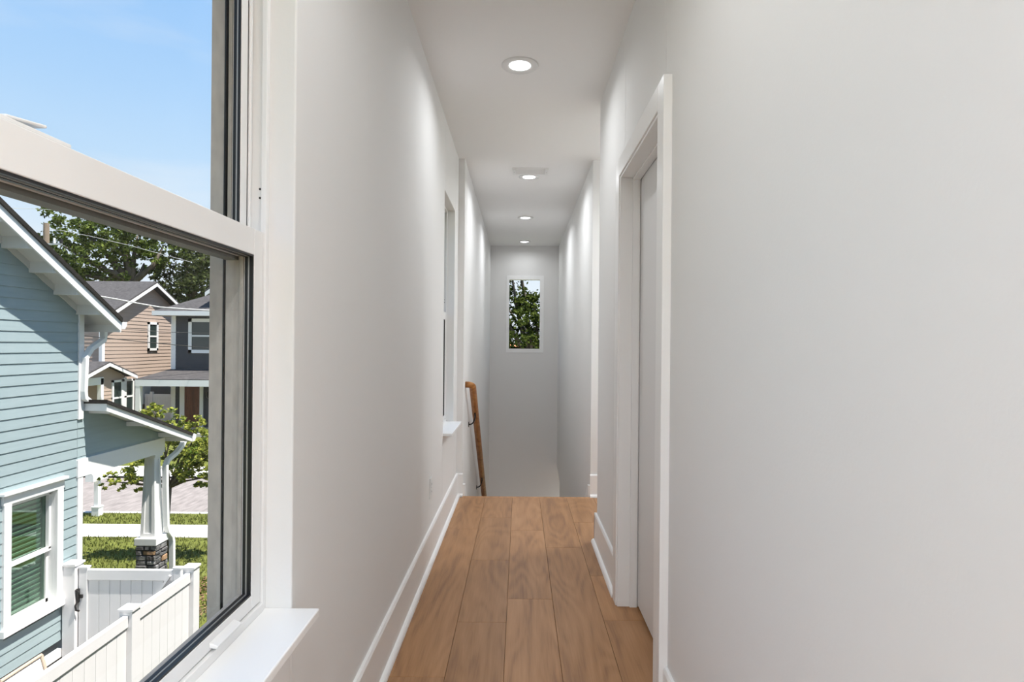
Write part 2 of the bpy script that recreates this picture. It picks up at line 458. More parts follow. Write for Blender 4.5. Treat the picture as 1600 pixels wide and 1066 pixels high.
# cut for the stairwell is not needed: the ceiling runs through at one height
mb.build('ceiling', 'ceiling_paint', label='white flat ceiling with recessed lights', cat='ceiling', kind='structure')
mb = MB().box(-1.0, X_LOFT + 0.5, Y_BACK - 0.6, Y_F + 0.5, 2.95, 3.1)
mb.build('roof_deck', 'shingle_grey', label='roof above the hall', cat='roof', kind='structure')
mb = MB(); wall_slab(mb, XO, -0.645, Y_BACK, Y_F + 0.15, GROUND, 2.95, [(W1[0], W1[1], WZ0 - 0.07, WZ1), (W2[0], W2[1], WZ0 - 0.07, WZ1)])
mb.build('wall_cladding', 'outer_grey', label='grey outside cladding around the windows', cat='wall', kind='structure')

# floor: slab with a plank laid for plank
slab = MB().box(-0.645, 0.64, Y_BACK, Y_S - 0.02, -0.3, -0.0125).box(0.64, X_LOFT, Y_BACK, Y_LOFT + 0.1, -0.3, -0.0125).box(0.64, X_PASS, Y_E, Y_S, -0.3, -0.0125)
floor = slab.build('floor', 'subfloor', base=(0, 0, 0), label='oak plank hall floor', cat='floor', kind='structure')
edges = [-0.500, -0.2665, -0.0485, 0.1695, 0.3875, 0.6055]
joints = {0: [-2.2, -0.5, 1.1, 2.25, 4.055], 1: [-1.2, 0.3, 1.45, 2.698, 3.478, 4.33], 2: [-2.0, -0.3, 1.35, 2.948, 4.036],
          3: [-1.0, 0.6, 1.9, 3.698], 4: [-1.6, 0.2, 1.7, 2.728, 3.25, 4.233]}
def plank(x0, x1, y0, y1):
    g = 0.0006
    cx, cy = (x0 + x1) / 2, (y0 + y1) / 2
    hx, hy = (x1 - x0) / 2 - g, (y1 - y0) / 2 - g
    b = 0.0009
    vs_ = [(-hx, -hy, -0.0125), (hx, -hy, -0.0125), (hx, hy, -0.0125), (-hx, hy, -0.0125),
           (-hx, -hy, -b), (hx, -hy, -b), (hx, hy, -b), (-hx, hy, -b),
           (-hx + b, -hy + b, 0), (hx - b, -hy + b, 0), (hx - b, hy - b, 0), (-hx + b, hy - b, 0)]
    fs_ = [(3, 2, 1, 0), (8, 9, 10, 11)]
    for i in range(4):
        j = (i + 1) % 4
        fs_ += [(i, j, j + 4, i + 4), (i + 4, j + 4, j + 8, i + 8)]
    me = bpy.data.meshes.new('plank'); me.from_pydata(vs_, [], fs_); me.materials.append(M['oak_floor'])
    o = bpy.data.objects.new('plank', me); COL.objects.link(o); o.parent = floor; o.location = (cx, cy, 0)
Y_NOSE = Y_S - 0.055
plank(0.6055, 0.66, 1.7, 3.2)
for c in range(5):
    ys = [Y_BACK] + joints[c] + [Y_NOSE]
    x0, x1 = edges[c], edges[c + 1]
    for a, b in zip(ys[:-1], ys[1:]):
        if c < 4: plank(x0, x1, a, b)
        elif b <= 3.30 or a < 3.2: plank(x0, x1, a, b)
        else: plank(x0, x1, a, b)
for c in range(8):
    x0 = 0.6055 + c * 0.218; x1 = min(x0 + 0.218, X_PASS)
    cut = Y_E + 0.25 + (c * 0.37) % 0.7
    plank(x0, x1, Y_E, cut); plank(x0, x1, cut, Y_S)
for c in range(13):
    x0 = 0.6055 + c * 0.218; x1 = min(x0 + 0.218, X_LOFT)
    if x1 - x0 < 0.02: continue
    cut = Y_BACK + 1.1 + (c * 0.53) % 1.4
    plank(x0, x1, Y_BACK, cut); plank(x0, x1, cut, Y_LOFT)
nose = MB().prism([(XSL, Y_NOSE, 0.0), (XSL, Y_S - 0.012, 0.0), (XSL, Y_S - 0.001, -0.006), (XSL, Y_S + 0.002, -0.014), (XSL, Y_S - 0.001, -0.022), (XSL, Y_NOSE, -0.026)], (XSR - XSL + 0.03, 0, 0))
nose.build('trim_1', 'oak_floor', label='oak nosing along the top stair edge', cat='trim', kind='structure')

# stairs going down, their strings and the lower floor
st = MB()
NST, RUN, RISE = 15, 0.257, 0.197
for i in range(NST):
    y0 = Y_S + i * RUN
    st.box(XSL, XSR, y0, y0 + RUN + 0.02, -RISE * (i + 1) - 0.04, -RISE * (i + 1))
    st.box(XSL, XSR, y0 - 0.015, y0, -RISE * (i + 1), -RISE * i - 0.026)
st.build('stair_flight', 'oak_floor', label='oak stairs going down from the hall', cat='stairs', kind='structure')
for name, xa, xb in (('trim_2', XSL, XSL + 0.018), ('trim_3', XSR - 0.018, XSR)):
    y1 = Y_S + 3.6
    MB().prism([(xa, Y_S, 0.09), (xa, Y_S + 0.05, 0.09), (xa, y1, 0.09 - 0.766 * 3.55), (xa, y1, -0.3 - 0.766 * 3.55), (xa, Y_S, -0.3)], (xb - xa, 0, 0)).build(
        name, 'trim_paint', label='white stair string on the ' + ('handrail side' if xa < 0 else 'side opposite the handrail'), cat='trim', kind='structure')
MB().box(-0.455, 3.6, Y_S, Y_F, GROUND, GROUND + 0.15).build('floor_lower', 'oak_floor', label='lower hall floor at the foot of the stairs', cat='floor', kind='structure')

# baseboards with shoe moulding
BH = 0.184
def baseboard(name, label, runs):
    """runs: (axis, wall coordinate, outward sign, from, to)"""
    b, s = MB(), MB()
    for ax, w, sg, a0, a1 in runs:
        prof = [(0, 0), (0.0155, 0), (0.0155, BH - 0.010), (0.010, BH), (0, BH)]
        q = [(0.0155, 0)] + [(0.0155 + 0.019 * math.cos(t), 0.022 * math.sin(t)) for t in (0, math.pi / 8, math.pi / 4, 3 * math.pi / 8, math.pi / 2)]
        for mbx, pr in ((b, prof), (s, q)):
            if ax == 'Y': mbx.prism([(w + sg * u, a0, h) for u, h in pr], (0, a1 - a0, 0))
            else: mbx.prism([(a0, w + sg * u, h) for u, h in pr], (a1 - a0, 0, 0))
    o = b.build(name, 'trim_paint', base=(0, 0, 0), label=label, cat='baseboard', kind='structure')
    s.build('shoe_moulding', 'trim_paint', o)
    return o
baseboard('baseboard_left', 'white baseboard along the window wall', [('Y', XL, 1, Y_BACK, Y_S - 0.012), ('X', Y_S - 0.0005, -1, XL, XSL + 0.004)])
baseboard('baseboard_right', 'white baseboard on both sides of the door', [('Y', XR, -1, Y_LOFT, 1.985), ('Y', XR, -1, 2.972, Y_E + 0.0155), ('X', Y_E, 1, XR - 0.0155, 0.62)])
baseboard('baseboard_passage', 'white baseboard beside the stair head', [('X', Y_S - 0.0005, -1, XSR - 0.004, X_PASS)])

# ------------------------------------------------------------------ windows of the hall
def hall_window(name, ya, yb, label):
    w = empty(name, (XL, (ya + yb) / 2, WZ0), label, 'window', kind='structure')
    zs = WZ0 + 0.02                      # top of the stool
    st_ = MB().box(-0.57, XL + 0.063, ya, yb, WZ0, zs)
    st_.build('stool', 'trim_paint', w, bevel=0.003)
    fw = 0.017
    fr = MB()
    fr.box(-0.577, -0.565, ya, ya + fw, zs, WZ1).box(-0.577, -0.565, yb - fw, yb, zs, WZ1)
    fr.box(-0.640, -0.577, ya, ya + 0.006, zs, WZ1).box(-0.640, -0.577, yb - 0.006, yb, zs, WZ1)
    fr.box(-0.607, -0.601, ya + 0.006, ya + fw, zs, WZ1).box(-0.607, -0.601, yb - fw, yb - 0.006, zs, WZ1)
    fr.box(-0.640, -0.565, ya + fw, yb - fw, WZ1 - fw, WZ1).box(-0.640, -0.563, ya + fw, yb - fw, zs, zs + 0.019)
    fr.build('frame', 'vinyl', w, bevel=0.0015)
    # screws of the sash stop
    for zz in (1.555, 1.575):
        MB().tube([(-0.583, yb - 0.0075, zz), (-0.583, yb - 0.0055, zz)], 0.0026, 8).build('screw', 'slot_dark', w)
    MID0, MID1 = 1.420, 1.476
    def sash(nm, x0, x1, z0, z1, sw, rb, rt):
        a, b = ya + fw + 0.0016, yb - fw - 0.0016
        s = MB().box(x0, x1, a, a + sw, z0, z1).box(x0, x1, b - sw, b, z0, z1)
        s.box(x0, x1, a + sw, b - sw, z0, z0 + rb).box(x0, x1, a + sw, b - sw, z1 - rt, z1)
        so = s.build(nm, 'vinyl', w, bevel=0.0015)
        ga, gb, gz0, gz1 = a + sw, b - sw, z0 + rb, z1 - rt
        def lining(nm2, mt, xa, xb, t):
            l = MB().box(xa, xb, ga, ga + t, gz0, gz1).box(xa, xb, gb - t, gb, gz0, gz1)
            l.box(xa, xb, ga + t, gb - t, gz0, gz0 + t).box(xa, xb, ga + t, gb - t, gz1 - t, gz1)
            l.build(nm2, mt, so)
        xm = x0 + 0.010
        lining('gasket', 'gasket', xm + 0.011, x1 - 0.0015, 0.004)
        lining('spacer', 'spacer', xm + 0.008, xm + 0.011, 0.005)
        lining('gasket', 'gasket', xm + 0.0022, xm + 0.008, 0.006)
        lining('glazing_bead', 'outer_grey', x0, xm - 0.0022, 0.003)
        MB().box(xm - 0.002, xm + 0.002, ga + 0.004, gb - 0.004, gz0 + 0.004, gz1 - 0.004).build('pane', 'clear_glass', so)
        return so
    lo = sash('lower_sash', -0.600, -0.570, zs + 0.0215, MID1, 0.043, 0.030, MID1 - MID0)
    up = sash('upper_sash', -0.634, -0.607, MID0 - 0.003, WZ1 - fw, 0.030, MID1 - MID0 + 0.001, 0.040)
    MB().box(-0.634, -0.607, ya + fw + 0.002, yb - fw - 0.002, MID0 - 0.011, MID0 - 0.003).build('rail_cover', 'bronze_grey', up)
    # lift handles and sash locks
    span = yb - ya
    hy = [yb - 0.19, ya + 0.19] if span > 0.9 else [(ya + yb) / 2]
    for y in hy:
        MB().prism([(-0.5705, y - 0.05, zs + 0.028), (-0.556, y - 0.05, zs + 0.026), (-0.553, y - 0.05, zs + 0.031), (-0.5705, y - 0.05, zs + 0.038)], (0, 0.10, 0)).build('lift_handle', 'vinyl', w, bevel=0.002)
    ly = [ya + 0.59] if span > 0.9 else [(ya + yb) / 2]
    for y in ly:
        lk = MB().box(-0.598, -0.573, y - 0.055, y + 0.055, MID1, MID1 + 0.006)
        lk.prism([(-0.594, y - 0.04, MID1 + 0.006), (-0.577, y - 0.04, MID1 + 0.006), (-0.577, y + 0.02, MID1 + 0.014), (-0.594, y + 0.02, MID1 + 0.014)], (0, 0, 0.004))
        lko = lk.build('sash_lock', 'vinyl', w, bevel=0.0015)
    # grey outer frame with a black weather strip
    t = 0.055
    of = MB().box(XO - 0.004, -0.640, ya, ya + t, WZ0, WZ1).box(XO - 0.004, -0.640, yb - t, yb, WZ0, WZ1)
    of.box(XO - 0.004, -0.640, ya + t, yb - t, WZ1 - t, WZ1)
    of.prism([(-0.640, ya, WZ0 + 0.006), (XO - 0.03, ya, WZ0 - 0.05), (XO - 0.03, ya, WZ0 - 0.07), (-0.640, ya, WZ0 - 0.07)], (0, yb - ya, 0))
    of.build('outer_frame', 'outer_grey', w)
    of = MB().box(-0.6400, -0.6375, ya + fw, ya + t + 0.002, WZ0 + 0.03, WZ1 - fw).box(-0.6400, -0.6375, yb - t - 0.002, yb - fw, WZ0 + 0.03, WZ1 - fw)
    of.build('weather_strip', 'gasket', w)
    # half screen track seen through the lower pane
    MB().box(-0.634, -0.604, yb - t - 0.001, yb - fw, zs + 0.02, MID0).build('track_cover', 'outer_grey', w)
    return w
hall_window('window_1', *W1, 'large white sash window beside the viewer with the view of the blue house')
hall_window('window_2', *W2, 'white sash window seen edge-on near the stair head')

def fixed_window(name, label):
    a0, a1, z0, z1 = S3
    w = empty(name, ((a0 + a1) / 2, Y_F, z0), label, 'window', kind='structure')
    l, r, t, bt = 0.041, 0.057, 0.063, 0.058
    f = MB().box(a0, a0 + l, Y_F - 0.006, Y_F + 0.10, z0, z1).box(a1 - r, a1, Y_F - 0.006, Y_F + 0.10, z0, z1)
    f.box(a0 + l, a1 - r, Y_F - 0.006, Y_F + 0.10, z0, z0 + bt).box(a0 + l, a1 - r, Y_F - 0.006, Y_F + 0.10, z1 - t, z1)
    f.build('frame', 'vinyl_bright', w)
    MB().box(a0 + l, a1 - r, Y_F + 0.012, Y_F + 0.016, z0 + bt, z1 - t).build('pane', 'clear_glass', w)
w7 = empty('window_fill_lower', (2.0, Y_F, GROUND + 0.25), 'added unseen lower hall window letting in daylight from the street', 'window', kind='structure')  # unseen window added to bring daylight up the stairwell
f = MB()
for xx in (1.0, 1.975, 2.95): f.box(xx, xx + 0.05, Y_F + 0.04, Y_F + 0.10, GROUND + 0.25, -0.7)
f.box(1.0, 3.0, Y_F + 0.045, Y_F + 0.095, GROUND + 0.25, GROUND + 0.30).box(1.0, 3.0, Y_F + 0.045, Y_F + 0.095, -0.75, -0.7)
f.build('frame', 'vinyl', w7)
MB().box(1.03, 2.97, Y_F + 0.068, Y_F + 0.072, GROUND + 0.27, -0.72).build('pane', 'clear_glass', w7)
fixed_window('window_3', 'narrow fixed white window on the stairwell end wall filled with green leaves')
w4 = empty('window_4', (X_PASS, (PW[0] + PW[1]) / 2, PW[2]), 'white window at the end of the side passage', 'window', kind='structure')
f = MB()
f.box(X_PASS + 0.05, X_PASS + 0.1, PW[0], PW[0] + 0.05, PW[2], PW[3]).box(X_PASS + 0.05, X_PASS + 0.1, PW[1] - 0.05, PW[1], PW[2], PW[3])
f.box(X_PASS + 0.05, X_PASS + 0.1, PW[0], PW[1], PW[2], PW[2] + 0.05).box(X_PASS + 0.05, X_PASS + 0.1, PW[0], PW[1], PW[3] - 0.05, PW[3]).box(X_PASS + 0.05, X_PASS + 0.1, PW[0], PW[1], 1.38, 1.43)
f.build('frame', 'vinyl', w4)
MB().box(X_PASS + 0.07, X_PASS + 0.074, PW[0] + 0.04, PW[1] - 0.04, PW[2] + 0.04, PW[3] - 0.04).build('pane', 'clear_glass', w4)

def fill_window(name, label, box, along):  # unseen windows added behind the viewer to bring daylight into the hall
    a0, a1, z0, z1 = box
    w = empty(name, ((a0 + a1) / 2, Y_BACK, z0) if along == 'X' else (X_LOFT, (a0 + a1) / 2, z0), label, 'window', kind='structure')
    f, g = MB(), MB()
    def bar(m, p0, p1, q0, q1, t=0.025):
        if along == 'X': m.box(p0, p1, Y_BACK - 0.075 - t, Y_BACK - 0.075 + t, q0, q1)
        else: m.box(X_LOFT + 0.075 - t, X_LOFT + 0.075 + t, p0, p1, q0, q1)
    for i in range(4):
        x = a0 + (a1 - a0 - 0.06) * i / 3
        bar(f, x, x + 0.06, z0, z1)
    for z in (z0, (z0 + z1) / 2, z1 - 0.05): bar(f, a0 + 0.002, a1 - 0.002, z, z + 0.05, 0.022)
    f.build('frame', 'vinyl', w)
    bar(g, a0 + 0.03, a1 - 0.03, z0 + 0.03, z1 - 0.03, 0.002)
    g.build('pane', 'clear_glass', w)
fill_window('window_fill_back', 'added wide loft window behind the viewer for daylight fill', BW, 'X')
fill_window('window_fill_right', 'added wide loft window to the right behind the viewer for daylight fill', LW, 'Y')

# ------------------------------------------------------------------ the door
d0, d1, _, dz = DOOR
door = empty('door_1', (XR, (d0 + d1) / 2, 0), 'plain white closed door set deep in a white cased frame', 'door', kind='structure')
CW, CT = 0.088, 0.029
c = MB().box(XR - CT, XR + 0.001, d0 - CW, d0, 0, dz + CW)
c.build('casing', 'trim_paint', door, bevel=0.003)
c = MB().box(XR - CT, XR + 0.001, d1, d1 + CW, 0, dz + CW)
c.build('casing', 'trim_paint', door, bevel=0.003)
c = MB().box(XR - CT, XR + 0.001, d0, d1, dz, dz + CW)
c.build('head_casing', 'trim_paint', door, bevel=0.003)
JT = 0.012
j = MB().box(XR - CT + 0.006, 0.61, d1 - JT, d1, 0, dz).box(XR - CT + 0.006, 0.61, d0, d0 + JT, 0, dz).box(XR - CT + 0.006, 0.61, d0 + JT, d1 - JT, dz - JT, dz)
j.build('jamb', 'trim_paint', door, bevel=0.002)
s = MB().box(0.528, 0.562, d1 - JT - 0.009, d1 - JT, 0, dz - JT).box(0.528, 0.562, d0 + JT, d0 + JT + 0.009, 0, dz - JT).box(0.528, 0.562, d0 + JT, d1 - JT, dz - JT - 0.009, dz - JT)
s.build('door_stop', 'trim_paint', door, bevel=0.0015)
MB().box(0.5655, 0.603, d0 + JT + 0.003, d1 - JT - 0.003, 0.012, dz - JT - 0.003).build('door_leaf', 'door_paint', door, bevel=0.002)
hb = MB().tube([(0.5655, d0 + 0.085, 0.95), (0.556, d0 + 0.085, 0.95)], 0.026, 20)
hb.tube([(0.556, d0 + 0.085, 0.95), (0.52, d0 + 0.085, 0.95)], 0.009, 12).tube([(0.522, d0 + 0.085, 0.95), (0.522, d0 + 0.19, 0.95)], 0.008, 12)
hb.build('door_handle', 'black_metal', door, smooth=False)

# ------------------------------------------------------------------ recessed lights, vent, socket
def recessed_light(x, y, r, label, CEIL=CEIL, watt=LAMP_HALL, group='recessed ceiling lights along the hall'):
    t = empty('recessed_light', (x, y, CEIL), label, 'light', group)
    k = r / 0.0975
    MB().lathe((x, y, CEIL), [(0.0975 * k, 0.0), (0.0975 * k, -0.005), (0.094 * k, -0.0085), (0.066 * k, -0.0075), (0.0575 * k, -0.004), (0.0565 * k, -0.002)], 48).build('trim_ring', 'lamp_trim', t, smooth=True)
    MB().lathe((x, y, CEIL), [(0.0575 * k, -0.0035), (0.03 * k, -0.0040), (0.001, -0.0041)], 48).build('lens', 'lamp_lens', t, label='glowing white lens')
    ld = bpy.data.lights.new('lamp', 'AREA'); ld.shape = 'DISK'; ld.size = 0.108 * k; ld.energy = watt; ld.color = LAMP_COLOR; ld.spread = BEAM
    lo = bpy.data.objects.new('lamp', ld); COL.objects.link(lo); lo.parent = t; lo.location = (0, 0, -0.0050)
    return t
recessed_light(-0.012, 3.278, 0.0985, 'largest recessed ceiling light, nearest the viewer before the vent')
recessed_light(0.071, 5.452, 0.093, 'recessed ceiling light touching the ceiling vent', watt=LAMP_STAIR)
recessed_light(0.055, 7.205, 0.093, 'recessed ceiling light between the vent and the end wall', watt=LAMP_STAIR)
recessed_light(0.058, 8.88, 0.093, 'smallest recessed ceiling light, close to the end wall', watt=LAMP_STAIR * 0.28)
recessed_light(-0.01, 1.15, 0.0985, 'recessed ceiling light just above the viewer, beside the large window')
for i, lx_ in enumerate((0.1, 1.5, 2.8)):  # unseen lamps added to send soft fill light down the hall
    for k_, ly_ in enumerate((-0.75, -2.5)):
        recessed_light(lx_, ly_, 0.0985, ('added unseen loft fill light %s the hall opening, %s' % (('nearest', 'far from')[k_], ('by the left wall', 'in the middle', 'by the right wall')[i])), watt=FILL_LOFT, group='added fill lights of the loft room')
for lx_ in (1.45, 2.05):  # lamps added out of view to brighten the hall ceiling and walls
    recessed_light(lx_, 4.37, 0.0985, 'added unseen fill light in the side passage, %s' % ('nearer the hall' if lx_ < 1.7 else 'by its window'), watt=FILL_PASS, group='added fill lights of the side passage')
recessed_light(1.9, 8.3, 0.0985, 'added unseen fill light in the lower hall by the stair foot', CEIL=-0.42, watt=FILL_LOWER, group='added fill lights of the lower hall')  # these four unseen lamps are added to light the stairwell from below
recessed_light(1.3, 7.2, 0.0985, 'added unseen fill light in the lower hall under the passage', CEIL=-0.42, watt=FILL_LOWER, group='added fill lights of the lower hall')
recessed_light(2.7, 8.6, 0.0985, 'added unseen fill light in the lower hall by the street window', CEIL=-0.42, watt=FILL_LOWER, group='added fill lights of the lower hall')
recessed_light(2.7, 6.9, 0.0985, 'added unseen fill light in the lower hall corner', CEIL=-0.42, watt=FILL_LOWER, group='added fill lights of the lower hall')

v0, v1 = 5.175, 5.352
vc = -0.0 + 0.079
vent = empty('ceiling_vent', (vc, (v0 + v1) / 2, CEIL), 'white rectangular air vent in the ceiling beside a recessed light', 'vent')
hw = 0.152
f = MB().box(vc - hw, vc - hw + 0.026, v0, v1, CEIL - 0.016, CEIL).box(vc + hw - 0.026, vc + hw, v0, v1, CEIL - 0.016, CEIL)
f.box(vc - hw + 0.026, vc + hw - 0.026, v0, v0 + 0.018, CEIL - 0.006, CEIL).box(vc - hw + 0.026, vc + hw - 0.026, v1 - 0.022, v1, CEIL - 0.010, CEIL)
f.build('frame', 'plate_white', vent, bevel=0.001)
MB().box(vc - hw + 0.02, vc + hw - 0.02, v0 + 0.01, v1 - 0.01, CEIL - 0.001, CEIL + 0.0).build('backing', 'slot_dark', vent)
for i in range(8):
    y = v0 + 0.024 + i * 0.0175
    MB().prism([(vc - hw + 0.026, y, CEIL - 0.001), (vc - hw + 0.026, y + 0.0015, CEIL - 0.001), (vc - hw + 0.026, y + 0.012, CEIL - 0.012), (vc - hw + 0.026, y + 0.0105, CEIL - 0.012)], (2 * hw - 0.052, 0, 0)).build('slat', 'plate_white', vent)
for x in (vc - hw + 0.013, vc + hw - 0.013):
    MB().tube([(x, (v0 + v1) / 2, CEIL - 0.0168), (x, (v0 + v1) / 2, CEIL - 0.015)], 0.004, 10).build('screw', 'spacer', vent)

oy, oz = 3.50, 0.405
sock = empty('wall_socket', (XL, oy, oz - 0.058), 'white wall socket plate low on the window wall', 'socket')
MB().box(XL, XL + 0.006, oy - 0.036, oy + 0.036, oz - 0.059, oz + 0.059).build('plate', 'plate_white', sock, bevel=0.002)
for dz_ in (-0.022, 0.022):
    ins = MB().box(XL + 0.006, XL + 0.0085, oy - 0.017, oy + 0.017, oz + dz_ - 0.0145, oz + dz_ + 0.0145).build('outlet', 'plate_white', sock, bevel=0.001)
    for dy in (-0.006, 0.006):
        MB().box(XL + 0.0085, XL + 0.0088, oy + dy - 0.001, oy + dy + 0.001, oz + dz_ - 0.004, oz + dz_ + 0.005).build('slot', 'slot_dark', ins)
MB().tube([(XL + 0.006, oy, oz), (XL + 0.0072, oy, oz)], 0.0025, 8).build('screw', 'spacer', sock)

# ------------------------------------------------------------------ handrail
hr = empty('handrail', (XSL, 5.13, 0.88), 'polished brown wooden handrail on the stairwell wall', 'handrail')
XRAIL = -0.395
ra, rb_ = Vector((XRAIL, 5.13, 0.888)), Vector((XRAIL, 7.0, -0.51))
dirr = (rb_ - ra).normalized()
end = ra + dirr * 3.9
path = [Vector((XSL, 5.13, 0.893)), Vector((XSL + 0.028, 5.13, 0.893))]
corner = Vector((XRAIL, 5.13, 0.890))
p_in, p_out = Vector((XSL + 0.028, 5.13, 0.893)), corner + dirr * 0.04
for i in range(1, 7):
    t = i / 6
    path.append(p_in * (1 - t) ** 2 + corner * 2 * t * (1 - t) + p_out * t * t)
path += [corner + dirr * 0.3, corner + dirr * 1.2, corner + dirr * 2.4, end]
prof = []
for k in range(16):
    a = 2 * math.pi * k / 16
    cx_, sx_ = math.cos(a), math.sin(a)
    prof.append((0.0245 * math.copysign(abs(cx_) ** 0.55, cx_), 0.026 * math.copysign(abs(sx_) ** 0.55, sx_)))
MB().tube(path, 1.0, profile=prof).build('rail', 'rail_wood', hr, smooth=True)
for k, yb in enumerate((5.47, 6.57, 7.7)):
    tt = (yb - ra.y) / dirr.y
    pr = ra + dirr * tt
    zw = pr.z - 0.122
    bk = MB().tube([(XSL, yb, zw), (XSL + 0.005, yb, zw)], 0.024, 20)
    arm = []
    for i in range(9):
        t = i / 8
        a, b, c_ = Vector((XSL + 0.004, yb, zw)), Vector((XRAIL - 0.004, yb, zw - 0.004)), Vector((XRAIL, yb, pr.z - 0.036))
        arm.append(a * (1 - t) ** 2 + b * 2 * t * (1 - t) + c_ * t * t)
    bk.tube(arm, 0.006, 10)
    lo_ = Vector((XRAIL, yb, pr.z - 0.0345))
    bk.tube([lo_ - dirr * 0.03, lo_ + dirr * 0.03], 0.007, 8)
    bk.build('bracket', 'black_metal', hr, label='black metal bracket')

# ================================================================== outdoors
# ------------------------------------------------------------------ ground, pavement, road
Y_SW0, Y_SW1, Y_RD0, Y_RD1 = 13.75, 14.7, 15.8, 20.0
MB().box(-70, 70, -40, Y_SW0, GROUND - 0.3, GROUND).build('lawn', 'soil_grass', label='green front lawn beside the blue house', cat='lawn', kind='structure')
MB().box(-70, 70, Y_SW1, Y_RD0, GROUND - 0.3, GROUND).build('verge', 'soil_grass', label='narrow grass verge between pavement and road', cat='lawn', kind='structure')
MB().box(-70, 70, Y_RD0, Y_RD1, GROUND - 0.4, GROUND - 0.06).build('road', 'asphalt', label='pale grey asphalt road', cat='road', kind='structure')
MB().box(-70, 70, Y_RD1, 140, GROUND - 0.3, GROUND - 0.01).build('lawn_across', 'soil_grass', label='lawn across the road', cat='lawn', kind='structure')
MB().box(-70, 70, Y_RD0 - 0.14, Y_RD0, GROUND - 0.3, GROUND + 0.015).build('kerb_near', 'concrete', label='concrete kerb along the near side of the road', cat='kerb', kind='structure')
MB().box(-70, 70, Y_RD1, Y_RD1 + 1.6, GROUND - 0.3, GROUND + 0.01).build('apron_across', 'concrete', label='bright concrete strip across the road', cat='pavement', kind='structure')
sw = MB().box(-70, 70, Y_SW0, Y_SW1, GROUND - 0.3, GROUND - 0.03).build('sidewalk', 'mortar', base=(0, Y_SW0, GROUND), label='sunlit white concrete sidewalk', cat='pavement', kind='structure')
me = None
for i in range(14):
    x0 = -17.5 + i * 1.25
    if me is None:
        s0 = MB().box(x0 + 0.006, x0 + 1.244, Y_SW0, Y_SW1, GROUND - 0.03, GROUND + 0.012).build('slab', 'concrete', sw); me = s0; sx0 = x0
    else:
        copy_to(me, sw, (x0 - sx0, 0, 0))

MB().box(-5.48, -4.02, -3, 7.28, GROUND - 0.1, GROUND + 0.01).build('bounce_strip', 'asphalt', label='added grey ground strip behind the vinyl fence that bounces light upward', cat='pavement', kind='structure')  # mostly hidden strip added to bounce light up onto siding and soffits
rg = random.Random(3)
gb = MB()
for i in range(26000):
    x = rg.uniform(-12.5, -3.2)
    y = rg.uniform(7.6, 15.6)
    if Y_SW0 - 0.02 < y < Y_SW1 + 0.02: continue
    if x < -5.3 and y < 9.9: continue
    if x > -5.3 and x < -3.7 and y < 7.6: continue
    h = rg.uniform(0.04, 0.10); a = rg.uniform(0, math.tau); w = rg.uniform(0.008, 0.016)
    lx, ly = rg.uniform(-0.04, 0.04), rg.uniform(-0.04, 0.04)
    p = Vector((x, y, GROUND - 0.003))
    gb.add([p + Vector((math.cos(a) * w, math.sin(a) * w, 0)), p - Vector((math.cos(a) * w, math.sin(a) * w, 0)), p + Vector((lx, ly, h))], [(0, 1, 2)])
gb.build('grass', 'grass_blade', base=(0, 0, GROUND), label='short green grass blades on the lawn and verge', cat='grass', kind='stuff')

# ------------------------------------------------------------------ the blue house next door
XN = -5.5
nb = empty('blue_house', (XN, 7.5, GROUND), 'pale blue clapboard house next door with white trim', 'house')
s1, s2 = at(5.3, 380, X=XN), at(121.4, 485, X=XN)
PITCH = (s1.z - s2.z) / (s2.y - s1.y)
YC = at(122, 520, X=XN).y                         # front corner of the side wall
def z_soffit(y): return s2.z + PITCH * (s2.y - y)
YRIDGE = 3.0
YREAR = 2 * YRIDGE - YC
def z_gable(y): return z_soffit(y) if y >= YRIDGE else z_soffit(2 * YRIDGE - y)
Z_SKIRT = at(101.6, 1008, X=XN).z
core = MB().prism([(-5.66, YREAR, GROUND), (-5.66, YC - 0.01, GROUND), (-5.66, YC - 0.01, z_soffit(YC)), (-5.66, YRIDGE, z_soffit(YRIDGE)), (-5.66, YREAR, z_soffit(YC))], (-8, 0, 0))
core.build('wall_core', 'foundation', nb)
fnd = MB().box(-5.66, XN - 0.03, YREAR, YC - 0.01, GROUND, Z_SKIRT - 0.10)
fnd.build('foundation', 'foundation', nb, label='dark grey foundation strip')
MB().box(-5.66, XN + 0.022, YREAR, YC - 0.06, Z_SKIRT - 0.10, Z_SKIRT).build('skirt_board', 'ext_white', nb, bevel=0.003)
